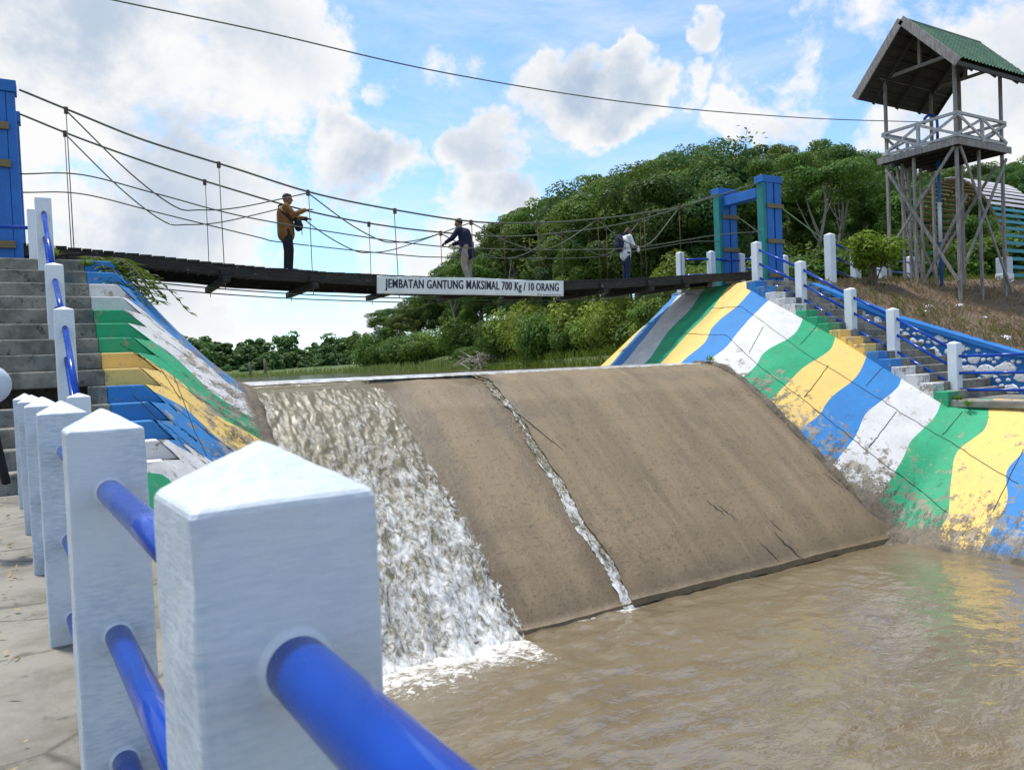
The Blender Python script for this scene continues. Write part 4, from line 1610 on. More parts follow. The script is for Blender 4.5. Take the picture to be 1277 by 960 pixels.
# ------------------------------------------------------------------ barrel arch of slats beyond the tower
ba = thing('slatted_tunnel', 'barrel shaped garden tunnel of horizontal slats, white on top and teal below', 'garden tunnel', (32, 17.2, 2.4))
AX0, AX1, AYC, ARY, ARZ, AZ0 = 30.2, 33.5, 17.35, 2.25, 4.35, 2.35
nsl = 44
for i in range(nsl + 1):
    a = math.pi * i / nsl
    y, z = AYC - ARY * math.cos(a), AZ0 + ARZ * math.sin(a)
    nrm = Vector((0, -math.cos(a) / ARY, math.sin(a) / ARZ)).normalized()
    hi = z > AZ0 + 2.95
    far = a > math.pi * .5
    MB().beam((AX0, y, z), (AX1, y, z), .025, .125, tuple(Vector((1, 0, 0)).cross(nrm))).build('slat', 'slat_white' if hi and not far else ('batten_wood' if hi or (far and z > AZ0 + 1.9) else 'teal_paint'), ba)
for x in (AX0 + .1, (AX0 + AX1) / 2, AX1 - .1):
    MB().tube([(x, AYC - (ARY - .06) * math.cos(math.pi * k / 24), AZ0 - .1 + (ARZ + .03) * math.sin(math.pi * k / 24)) for k in range(25)], .05, 6).build('arch_rib', 'batten_wood', ba)
for (x, y) in ((AX0 - .2, 15.2), (AX0 + 2.2, 15.0), (AX0 - .3, 18.9)):
    k = thing('concrete_footing', 'white and pale blue painted concrete footing block near the slatted tunnel', 'footing', (x, y, 2.3), 'painted footings around the slatted tunnel')
    MB().box((x - .22, y - .22, 2.2), (x + .22, y + .22, 2.72)).build('block', 'white_paint', k, bevel=.02)
    MB().box((x - .2, y - .2, 2.721), (x + .2, y + .2, 3.3)).build('upper_block', 'dull_pale', k, bevel=.02)

# ------------------------------------------------------------------ overhead wire
A_, B2 = atY(60, -22, 15.0), Vector((25.3, 16.1, 7.5))
d0 = Vector((B2.x - A_.x, B2.y - A_.y))
pts = []
for (px, py) in ((60, -19), (140, 0), (330, 40), (560, 92), (800, 130), (1000, 147), (1150, 152.5)):
    d = ray(px, py)
    # intersect with the vertical plane through A_ and B2
    nx_, ny_ = -d0.y, d0.x
    tt = (nx_ * (A_.x - CAM.x) + ny_ * (A_.y - CAM.y)) / (nx_ * d.x + ny_ * d.y)
    pts.append(CAM + d * tt)
ow = MB().tube([pts[0] + (pts[0] - pts[1]) * 3] + spline(pts, 8), .014, 6).build('overhead_wire', 'steel_cable', None, True)
tagp(ow, 'single thin black wire crossing the sky from top left to the watchtower', 'wire')


# ------------------------------------------------------------------ trees
def leaf(mb, p, n, L, wd, mi=0):
    n = n.normalized()
    s = n.cross(Vector((random.uniform(-1, 1), random.uniform(-1, 1), random.uniform(-1, 1))))
    if s.length < 1e-3:
        s = Vector((1, 0, 0))
    s.normalize()
    u = n.cross(s)
    mb.add([p - s * L * .5, p - u * wd * .5 + n * wd * .08, p + s * L * .5, p + u * wd * .5 + n * wd * .08], [(0, 1, 2, 3)], mi)


def crown_mesh(seed, rx, rz, zc, nb, nl, L, wd, br=(.17, .34), flat=.8, top_bias=.25):
    rnd = random.Random(seed)
    random.seed(seed)
    mb = MB()
    blobs = []
    for _ in range(nb):
        while True:
            v = Vector((rnd.uniform(-1, 1), rnd.uniform(-1, 1), rnd.uniform(-1, 1)))
            if .25 < v.length < 1:
                break
        v = v * (.55 + .45 * rnd.random())
        r = rx * rnd.uniform(*br)
        blobs.append((Vector((v.x * (rx - r * .6), v.y * (rx - r * .6), zc + v.z * (rz - r * .5))), r))
    for c, r in blobs:
        for _ in range(nl):
            d = Vector((rnd.gauss(0, 1), rnd.gauss(0, 1), rnd.gauss(0, 1) + top_bias)).normalized()
            rr = r * (.55 + .5 * rnd.random() ** .5)
            p = c + Vector((d.x * rr, d.y * rr, d.z * rr * flat))
            n = d + Vector((rnd.uniform(-.7, .7), rnd.uniform(-.7, .7), rnd.uniform(-.2, .9)))
            leaf(mb, p, n, L * rnd.uniform(.7, 1.3), wd * rnd.uniform(.7, 1.3))
    return mb, blobs


def trunk_mesh(mb, seed, h, r, blobs, nb=7):
    rnd = random.Random(seed + 50)
    pts = [Vector((0, 0, -1.5))]
    for k in range(1, 7):
        pts.append(Vector((rnd.uniform(-.2, .2) * k * .3, rnd.uniform(-.2, .2) * k * .3, h * k / 6)))
    mb.tube(spline(pts, 3), r, 7, 0, r * .35)
    for c, rr in rnd.sample(blobs, min(nb, len(blobs))):
        z0 = h * rnd.uniform(.5, .95)
        a = Vector((0, 0, z0))
        mid = a * .5 + c * .5 + Vector((0, 0, -.2))
        mb.tube(spline([a, mid, c], 3), r * .38, 5, 0, r * .1)
    return mb


VAR = []
specs = [  # radius, half height, crown centre, blobs, leaves/blob, leaf length, width, trunk h, trunk r, leaf material
    (3.3, 3.4, 6.4, 42, 430, .20, .11, 6.5, .17, 'leaf_dark'), (2.9, 4.0, 6.2, 44, 400, .19, .10, 7.0, .16, 'leaf_mid'), (3.8, 2.9, 7.0, 44, 430, .20, .11, 6.6, .18, 'leaf_dark'),
    (2.4, 4.4, 5.6, 40, 380, .18, .10, 7.0, .14, 'leaf_mid'), (3.4, 3.2, 6.6, 28, 380, .19, .10, 7.6, .15, 'leaf_olive'), (3.0, 3.6, 6.3, 38, 420, .19, .11, 6.5, .16, 'leaf_dark'),
    (3.4, 2.2, 7.6, 19, 330, .18, .10, 8.4, .13, 'leaf_mid')]
NAMES = ['broad dark green forest tree', 'tall mid green forest tree', 'spreading dark green forest tree', 'slim upright green forest tree', 'pale olive open crowned forest tree', 'dense rounded dark forest tree', 'thin stemmed airy forest tree']
for i, (rx, rz, zc, nb, nl, L, wd, th, tr_, lm) in enumerate(specs):
    cm, blobs = crown_mesh(100 + i, rx, rz, zc, nb, nl, L, wd, (.15, .29) if i in (1, 4, 6) else (.17, .34), .55 if i in (4, 6) else .8)
    tm = trunk_mesh(MB(), i, th, tr_, blobs)
    VAR.append((cm, tm, lm, zc + rz, rx))
TM = []
for i, (cm, tm, lm, H, rx) in enumerate(VAR):
    me1 = cm.build('crown', lm)
    me2 = tm.build('trunk', 'bark_pale' if i in (4, 6) else 'bark', None, True)
    TM.append((me1.data, me2.data, H, rx))
    bpy.data.objects.remove(me1)
    bpy.data.objects.remove(me2)

PROF = [(380, 455), (415, 442), (430, 432), (440, 418), (455, 390), (470, 382), (500, 374), (540, 350), (590, 300), (605, 290), (625, 270), (650, 247), (690, 217), (745, 205), (790, 189), (850, 178), (880, 170), (910, 165), (960, 172), (1010, 157), (1060, 165), (1095, 178), (1115, 202), (1150, 205), (1270, 188), (1420, 180)]


def prof(px):
    return float(np.interp(px, [q[0] for q in PROF], [q[1] for q in PROF]))


def place_tree(v, x, y, z, sc, rz, label, group, name='forest_tree'):
    m1_, m2_, H, rx = TM[v]
    t_ = thing(name, label, 'tree', (x, y, z), group)
    t_.rotation_euler = (0, 0, rz)
    t_.scale = (sc * random.uniform(.9, 1.15), sc * random.uniform(.9, 1.15), sc)
    for nm, m in (('crown', m1_), ('trunk', m2_)):
        o = bpy.data.objects.new(nm, m)
        COL.objects.link(o)
        o.parent = t_
    return t_


random.seed(21)
cells = []
dep = 36.0
while dep < 128:
    step = 3.1 + dep * .022
    px = 395.0
    while px < 1420:
        cells.append((px + random.uniform(-.45, .45) * step / dep * FPX, dep + random.uniform(-.45, .45) * step))
        px += step / dep * FPX
    dep += step * 1.02
cand = []
for (px, dp) in cells:
    d = ray(px, 455)
    x, y = CAM.x + d.x * dp, CAM.y + d.y * dp
    s = shore_s(x, y)
    if s < 2.0 or y > 175 or (dp < 44 and px > 1000 and px < 1110 and False):
        continue
    if x < 37 and y < 22:
        continue
    z = ground_h(x, y)
    cand.append((px, dp, x, y, z, s))
placed = 0
lims = []
for (px, dp, x, y, z, s) in sorted(cand, key=lambda q: q[1]):
    v = random.choice((0, 1, 1, 2, 2, 3, 4, 4, 5, 6)) if s > 7 else random.choice((0, 1, 3, 5, 3, 4))
    m1_, m2_, H, rx = TM[v]
    Hw = random.uniform(9.5, 15) * (1 if s > 8 else .72)
    # tallest that stays under the skyline of the wood
    pt = prof(px) + random.uniform(-9, 20)
    dz = ray(px, pt)
    zmax = CAMZ + dz.z / math.hypot(dz.x, dz.y) * math.hypot(x, y)
    Hmax = zmax - z
    if Hmax < 3.5:
        continue
    hit_top = Hmax < Hw or (Hmax < 16 and dp > 60)
    if hit_top and Hmax > 7 and random.random() < .6:
        v = random.choice((4, 6, 6, 1))
        H = TM[v][2]
    Hh = min(Hw, Hmax) if Hmax > 16 or dp < 60 else min(Hmax, max(Hw, Hmax))
    if placed >= 285:
        break
    where = 'on the wooded hillside behind the bridge' if px < 900 else 'on the wooded hillside behind the watchtower'
    if s < 8:
        where = 'at the foot of the wooded hill'
    lab = NAMES[v] + ' ' + where
    place_tree(v, x, y, z - .3, Hh / H, random.uniform(0, 6.28), lab, NAMES[v].replace('forest tree', 'trees') + ' ' + where)
    placed += 1
print('forest trees', placed, 'candidates', len(cand))

# undergrowth shrubs at the foot of the forest
sm_, sblobs = crown_mesh(300, 1.5, 1.1, .9, 20, 190, .15, .08, (.25, .48))
so1 = sm_.build('tmp', 'leaf_mid')
shrubA = so1.data
bpy.data.objects.remove(so1)
sm_, _ = crown_mesh(301, 1.5, 1.3, 1.0, 18, 190, .16, .07, (.25, .48))
so1 = sm_.build('tmp', 'leaf_yellow')
shrubB = so1.data
bpy.data.objects.remove(so1)
random.seed(33)
SH = [(17.5, 18.6), (19.5, 24), (28, 53), (37, 106)]
for k in range(86):
    s = random.random()
    if s < .25:
        a, b, q = SH[0], SH[1], s / .25
    elif s < .75:
        a, b, q = SH[1], SH[2], (s - .25) / .5
    else:
        a, b, q = SH[2], SH[3], (s - .75) / .25
    off = random.uniform(.8, 5.5)
    x = a[0] + (b[0] - a[0]) * q + off * (1 if b[1] - a[1] > 0 else 0)
    y = a[1] + (b[1] - a[1]) * q - off * .25
    if y < 20.5:
        continue
    kind = random.random() < .3
    lab = 'pale yellow green shrub at the lake edge below the forest' if kind else 'dark green shrub in the undergrowth along the lake edge'
    o = bpy.data.objects.new('shrub', shrubB if kind else shrubA)
    COL.objects.link(o)
    o.location = (x, y, max(0, ground_h(x, y)) - .1)
    sc = random.uniform(.6, 1.5) * (.6 + y / 70)
    o.scale = (sc, sc, sc * random.uniform(.8, 1.2))
    o.rotation_euler = (0, 0, random.uniform(0, 6))
    tagp(o, lab, 'shrub', 'pale shrubs along the lake shore' if kind else 'dark shrubs along the lake shore')

for k in range(80):
    dp = random.uniform(31, 50)
    px = random.uniform(930, 1400) if dp > 36 else random.uniform(960, 1130)
    d = ray(px, 440)
    x, y = d.x * dp, d.y * dp
    if y < 19.5 and dp < 36:
        continue
    o = bpy.data.objects.new('shrub', shrubA)
    COL.objects.link(o)
    o.location = (x, y, ground_h(x, y) - .1)
    sc = random.uniform(.8, 1.5)
    o.scale = (sc * 1.2, sc * 1.2, sc * random.uniform(.8, 1.3))
    o.rotation_euler = (0, 0, random.uniform(0, 6))
    tagp(o, 'dark green shrub on the slope between the watchtower and the forest', 'shrub', 'shrubs between the watchtower and the forest')

# far shore tree line
FT = []
for i in range(4):
    mb, blobs = crown_mesh(400 + i, 2.8, 3.0 + .4 * i, 4.6, 22, 46, .75, .5)
    trunk_mesh(mb, 60 + i, 5, .15, blobs, 3)
    o = mb.build('tmp', 'leaf_far')
    FT.append(o.data)
    bpy.data.objects.remove(o)
random.seed(41)
k = 0
for row, (Yb, h0, h1) in enumerate(((196, 4.5, 7.0), (202, 6.5, 9.0), (209, 8, 11.0))):
    x = -20
    while x < 125:
        x += random.uniform(2.6, 4.6)
        y = Yb + random.uniform(-2.5, 2.5)
        o = bpy.data.objects.new('far_tree', FT[k % 4])
        k += 1
        COL.objects.link(o)
        sc = random.uniform(h0, h1) / 6.4
        o.location = (x, y, -1.9 * sc + .9 * row)
        wv_s = random.uniform(.75, 1.5)
        o.scale = (sc * wv_s, sc * wv_s, sc * random.uniform(.8, 1.2))
        o.rotation_euler = (0, 0, random.uniform(0, 6))
        tagp(o, ('small' if row == 0 else 'rounded' if row == 1 else 'taller') + ' green tree in the distant belt across the lake', 'tree', 'trees in the belt on the far lake shore, ' + ('front row' if row == 0 else 'middle row' if row == 1 else 'back row'))


# blades: reeds, dry grass and weeds
def blades(mb, spots, hmin, hmax, wd, rnd, lean=.35):
    for (x, y, z) in spots:
        h = rnd.uniform(hmin, hmax)
        a = rnd.uniform(0, 6.28)
        dx, dy = math.cos(a), math.sin(a)
        ln = rnd.uniform(0, lean) * h
        w_ = wd * rnd.uniform(.6, 1.3)
        mb.add([(x - dy * w_, y + dx * w_, z), (x + dy * w_, y - dx * w_, z), (x + dx * ln * .35 + dy * w_ * .7, y + dy * ln * .35 - dx * w_ * .7, z + h * .6), (x + dx * ln, y + dy * ln, z + h), (x + dx * ln * .35 - dy * w_ * .7, y + dy * ln * .35 + dx * w_ * .7, z + h * .6)], [(0, 1, 2, 3, 4)])


rnd = random.Random(5)
mb = MB()
sp = []
for _ in range(7000):
    x = rnd.uniform(-10, 75)
    y = 190 + rnd.uniform(-3, 5) + 4 * fbm(x * .05, 3)
    sp.append((x, y, -.1))
for _ in range(2500):
    q = rnd.random()
    a, b = ((28, 53), (37, 106)) if q < .6 else ((37, 106), (30, 175))
    s = rnd.random()
    off = rnd.uniform(-2.2, 2.5)
    sp.append((a[0] + (b[0] - a[0]) * s + off, a[1] + (b[1] - a[1]) * s, -.1 + max(0, off) * .15))
blades(mb, sp, .35, 1.15, .09, rnd)
o = mb.build('reed_bed', 'reed_green')
tagp(o, 'pale green reeds fringing the far edge of the lake', 'reeds', None, 'stuff')
mb = MB()
sp = []
for _ in range(2600):
    s = rnd.random()
    off = rnd.uniform(-.6, 3.2)
    a, b = (19.0, 22.5), (28, 53)
    x, y = a[0] + (b[0] - a[0]) * s + off, a[1] + (b[1] - a[1]) * s
    sp.append((x, y, max(-.1, ground_h(x, y) - .02)))
blades(mb, sp, .2, .55, .035, rnd, .8)
o = mb.build('bank_grass', 'leaf_yellow')
tagp(o, 'bright green grass along the near lake bank below the trees', 'grass', None, 'stuff')
mb = MB()
sp = []
for _ in range(15000):
    x, y = 19.75 + 11 * rnd.random() ** 1.3, rnd.uniform(6, 20)
    if fbm(x * .8, y * .8, 2) < -.12 and rnd.random() < .8:
        continue
    sp.append((x, y, ground_h(x, y) - .02))
blades(mb, sp, .05, .24, .010, rnd, 1.3)
o = mb.build('dry_grass', 'dry_straw')
tagp(o, 'dry straw coloured grass on the bank under the watchtower', 'grass', None, 'stuff')
mb = MB()
sp = []
for _ in range(5200):
    x, y = 20 + 16 * rnd.random(), rnd.uniform(15.5, 23)
    if x < 27 and y < 17 and rnd.random() < .8:
        continue
    sp.append((x, y, ground_h(x, y) - .02))
for _ in range(260):
    y = rnd.uniform(6, 14)
    x = 19.9 + rnd.random() * 2.0
    sp.append((x, y, ground_h(x, y) - .02))
blades(mb, sp, .08, .3, .012, rnd, .9)
o = mb.build('green_grass', 'leaf_bush')
tagp(o, 'tufts of green grass behind the watchtower and along the wall top', 'grass', None, 'stuff')
# scattered stones on the bank
random.seed(8)
for k in range(9):
    x, y = random.uniform(20.2, 25), random.uniform(9, 15)
    mb = MB()
    rock(mb, (x, y, ground_h(x, y) + .01), random.uniform(.06, .14))
    o = mb.build('bank_stone', 'stone_white', None, True)
    tagp(o, 'small pale stone lying on the dry bank below the watchtower', 'stone', 'pale stones scattered on the dry bank')

# round bush in front of the tower
_b = atY(1088, 310, 15.0)
bx, by = _b.x, 15.0
bz = ground_h(bx, by)
bs = thing('round_bush', 'bushy yellow green shrub between the tall white post and the watchtower', 'bush', (bx, by, bz))
cm, bl = crown_mesh(77, 1.0, .85, 1.12, 30, 150, .13, .07, (.28, .45), .9)
for (nm, m_, mt) in (('crown', cm, 'leaf_bush'),):
    mb = MB()
    mb.add([(a + bx, b + by, c + bz) for a, b, c in m_.v], m_.f)
    mb.build(nm, mt, bs)
mb = MB()
for c, r in bl[:9]:
    mb.tube(spline([(bx, by, bz - .2), (bx + c.x * .4, by + c.y * .4, bz + .45), (bx + c.x, by + c.y, bz + c.z)], 3), .03, 6, 0, .008)
mb.build('stem', 'bark', bs, True)


# small weeds with narrow leaves
def weed(name, label, x, y, z, n, L, wd, m, group=None, arch=.6):
    mb = MB()
    for _ in range(n):
        a = random.uniform(0, 6.28)
        el = random.uniform(.3, 1.3)
        d = Vector((math.cos(a) * math.cos(el), math.sin(a) * math.cos(el), math.sin(el)))
        l_ = L * random.uniform(.5, 1.1)
        p0 = Vector((x + random.uniform(-.05, .05), y + random.uniform(-.05, .05), z))
        s = d.cross(Vector((0, 0, 1))).normalized() * wd * random.uniform(.6, 1.2)
        p1, p2 = p0 + d * l_ * .5, p0 + d * l_ + Vector((0, 0, -arch * l_ * .35))
        mb.add([p0, p1 + s, p2, p1 - s], [(0, 1, 2, 3)])
    return tagp(mb.build(name, m), label, 'plant', group)


random.seed(9)
# plant hanging over the left end of the bridge: arching stems with leaflets
pl = thing('leafy_plant', 'leafy green plant drooping over the top edge of the left abutment', 'plant', (.75, 16.0, 2.2))
mbl, mbs = MB(), MB()
for k in range(18):
    a = random.uniform(-1.4, .9)
    L = random.uniform(.8, 1.7)
    p0 = Vector((.55 + random.uniform(-.2, .3), 15.75 + random.uniform(-.4, .3), 2.25))
    pts = [p0 + Vector((math.cos(a) * L * s, math.sin(a) * L * s, .45 * s * L - .95 * L * s * s)) for s in (0, .25, .5, .75, 1)]
    pts = spline(pts, 4)
    mbs.tube(pts, .008, 5)
    for i, q in enumerate(pts[2:]):
        for sg in (-1, 1):
            d = Vector((-math.sin(a) * sg + .5 * math.cos(a), math.cos(a) * sg + .5 * math.sin(a), random.uniform(-.5, .1))).normalized()
            l_ = .26 * random.uniform(.7, 1.2)
            s = d.cross(Vector((0, 0, 1))).normalized() * .036
            mbl.add([q, q + d * l_ * .5 + s, q + d * l_ + Vector((0, 0, -.03)), q + d * l_ * .5 - s], [(0, 1, 2, 3)])
mbs.build('stem', 'bark', pl, True)
mbl.build('foliage', 'leaf_mid', pl)
h = SR.hit(880, 449)
for (x, y, z, n, L, lab) in ((17.25, 9.75, WALK - .02, 60, .22, 'grass tuft at the foot of the right stair railing'), (17.05, 9.45, WALK - .12, 40, .22, 'small weed hanging from the far walkway edge'),
                             (XR + .05, YC - .05, .05, 50, .24, 'weed in the corner between the crest and the right abutment'), (.55, 14.6, 2.1, 50, .2, 'grass tuft on the top left steps above the blue stripe'),
                             (.35, 11.2, -.25, 40, .2, 'weed beside the hole in the left steps'), (.1, 15.3, 2.36, 50, .2, 'weeds on the left landing next to the bridge end')):
    weed('weed', lab, x, y, z, n, L, .012, 'leaf_bush')
# dead stumps standing in the lake and a brush pile
for (px, hh, r) in ((312, 2.8, .28), (331, 3.4, .34)):
    p = atY(px, 470, 150)
    mb = MB()
    mb.tube([(p.x, 150, -.5), (p.x + .1, 150, hh * .5), (p.x - .05, 150, hh)], [r, r * .85, r * .5], 7)
    mb.tube([(p.x + .1, 150, hh * .55), (p.x + .6, 150.2, hh * .85)], [r * .3, r * .1], 5)
    tagp(mb.build('dead_stump', 'bark', None, True), 'dead tree stump standing in the lake, ' + ('shorter and left one of the pair' if px < 320 else 'taller and right one of the pair'), 'stump')
bp = atY(700, 452, 46)
mb = MB()
for _ in range(150):
    c = Vector((28 + random.gauss(0, 1.3), 49 + random.gauss(0, 1.3), random.uniform(.2, 1.0)))
    d = Vector((random.gauss(0, 1), random.gauss(0, 1), random.gauss(0, .35))).normalized() * random.uniform(.5, 1.4)
    mb.tube([c - d, c + d], .03, 4)
tagp(mb.build('brush_pile', 'bark_pale'), 'heap of pale dead branches on the lake bank below the bridge', 'brush pile')
# pale bare trunk trees in front of the forest
for (px, dp, H) in ((683, 60, 9), (860, 46, 10), (808, 44, 7.5), (776, 44, 6.0), (640, 66, 10), (905, 42, 11)):
    d = ray(px, 440)
    x, y = d.x * dp, d.y * dp
    z = ground_h(x, y)
    H *= .75
    t_ = thing('slender_tree', 'slender pale trunked tree before the forest, ' + {683: 'below the banner', 860: 'left of the gate frame', 808: 'just right of the person in white', 776: 'behind the person in white', 640: 'right of the man in navy', 905: 'behind the gate frame'}[px], 'tree', (x, y, z))
    mb = MB()
    pts = spline([(x, y, z - .5), (x + .2, y, z + H * .35), (x - .1, y, z + H * .7), (x + .2, y, z + H)], 4)
    mb.tube(pts, .11, 6, 0, .03)
    tips = []
    for k in range(9):
        q = pts[5 + k % 8]
        a = random.uniform(0, 6.28)
        e = q + Vector((math.cos(a) * 1.3, math.sin(a) * 1.3, random.uniform(.6, 1.6)))
        mb.tube([q, (q + e) / 2 + Vector((0, 0, -.1)), e], .03, 5, 0, .01)
        tips.append(e)
    mb.build('trunk', 'bark_pale', t_, True)
    mb = MB()
    for e in tips:
        for _ in range(60):
            leaf(mb, e + Vector((random.gauss(0, .45), random.gauss(0, .45), random.gauss(0, .3))), Vector((random.gauss(0, .6), random.gauss(0, .6), 1)), .26, .15)
    mb.build('crown', 'leaf_olive', t_)


# ------------------------------------------------------------------ people
def capsule(mb, p, q, r0, r1, flat=None, seg=12, rings=5):
    """closed tapered capsule; flat = (axis vector, factor) squeezes the section"""
    p, q = Vector(p), Vector(q)
    d = q - p
    L = d.length
    d = d / L if L > 1e-6 else Vector((0, 0, 1))
    s = d.cross(Vector((0, 1, 0)))
    if s.length < .1:
        s = d.cross(Vector((1, 0, 0)))
    s.normalize()
    u = d.cross(s)
    rows = []
    for k in range(rings + 1):
        a = math.pi / 2 * k / rings
        rows.append((p - d * r0 * math.cos(a), r0 * math.sin(a)))
    for k in range(rings + 1):
        a = math.pi / 2 * k / rings
        rows.append((q + d * r1 * math.sin(a), r1 * math.cos(a)))
    vs = []
    for c, r in rows:
        r = max(r, 1e-4)
        for k in range(seg):
            a = 2 * math.pi * k / seg
            off = (s * math.cos(a) + u * math.sin(a)) * r
            if flat:
                ax, fc = flat
                ax = Vector(ax)
                off = off - ax * off.dot(ax) * (1 - fc)
            vs.append(c + off)
    n = len(rows)
    mb.add(vs, [(i * seg + k, i * seg + (k + 1) % seg, (i + 1) * seg + (k + 1) % seg, (i + 1) * seg + k) for i in range(n - 1) for k in range(seg)] + [tuple(range(seg - 1, -1, -1)), tuple((n - 1) * seg + k for k in range(seg))])


def ellip(mb, c, r, rot=None):
    bm = bmesh.new()
    bmesh.ops.create_uvsphere(bm, u_segments=18, v_segments=12, radius=1)
    vs = []
    for v in bm.verts:
        q = Vector((v.co.x * r[0], v.co.y * r[1], v.co.z * r[2]))
        if rot:
            q = rot @ q
        vs.append(Vector(c) + q)
    mb.add(vs, [tuple(v.index for v in f.verts) for f in bm.faces])
    bm.free()


def fuse(mb, name, material, parent, loc, rz, voxel=.008, smooth=2):
    """one continuous surface from overlapping volumes"""
    me = bpy.data.meshes.new('t')
    me.from_pydata(mb.v, [], mb.f)
    o = bpy.data.objects.new('t', me)
    COL.objects.link(o)
    r_ = o.modifiers.new('r', 'REMESH')
    r_.mode = 'VOXEL'
    r_.voxel_size = voxel
    if smooth:
        s_ = o.modifiers.new('s', 'SMOOTH')
        s_.iterations = smooth
        s_.factor = .5
    dg = bpy.context.evaluated_depsgraph_get()
    m2_ = bpy.data.meshes.new_from_object(o.evaluated_get(dg))
    bpy.data.objects.remove(o)
    bpy.data.meshes.remove(me)
    m2_.name = name
    m2_.materials.clear()
    m2_.materials.append(M[material])
    m2_.polygons.foreach_set('use_smooth', [True] * len(m2_.polygons))
    ob = bpy.data.objects.new(name, m2_)
    COL.objects.link(ob)
    if parent is not None:
        ob.parent = parent
    return ob


def hand(mb, wr, d, palm_n, curl=.5, side=1):
    """palm and five fingers; d = pointing direction, palm_n = palm normal"""
    d, n = Vector(d).normalized(), Vector(palm_n).normalized()
    s = d.cross(n).normalized()
    capsule(mb, Vector(wr), Vector(wr) + d * .075, .027, .036, (tuple(n), .5))
    base = Vector(wr) + d * .085
    for k, (o, L) in enumerate(((-.030, .070), (-.010, .082), (.011, .077), (.030, .060))):
        p0 = base + s * o
        p1 = p0 + (d * math.cos(curl * .5) + n * math.sin(curl * .5)) * L * .5
        p2 = p1 + (d * math.cos(curl * 1.3) + n * math.sin(curl * 1.3)) * L * .5
        capsule(mb, p0 - d * .02, p1, .0105, .0098, None, 8, 3)
        capsule(mb, p1, p2, .0098, .0085, None, 8, 3)
    t0 = Vector(wr) + d * .03 - s * .030 * side
    t1 = t0 + (d * .7 - s * .65 * side + n * .3).normalized() * .042
    t2 = t1 + (d * .9 - s * .1 * side + n * .4).normalized() * .032
    capsule(mb, t0, t1, .014, .012, None, 8, 3)
    capsule(mb, t1, t2, .012, .010, None, 8, 3)


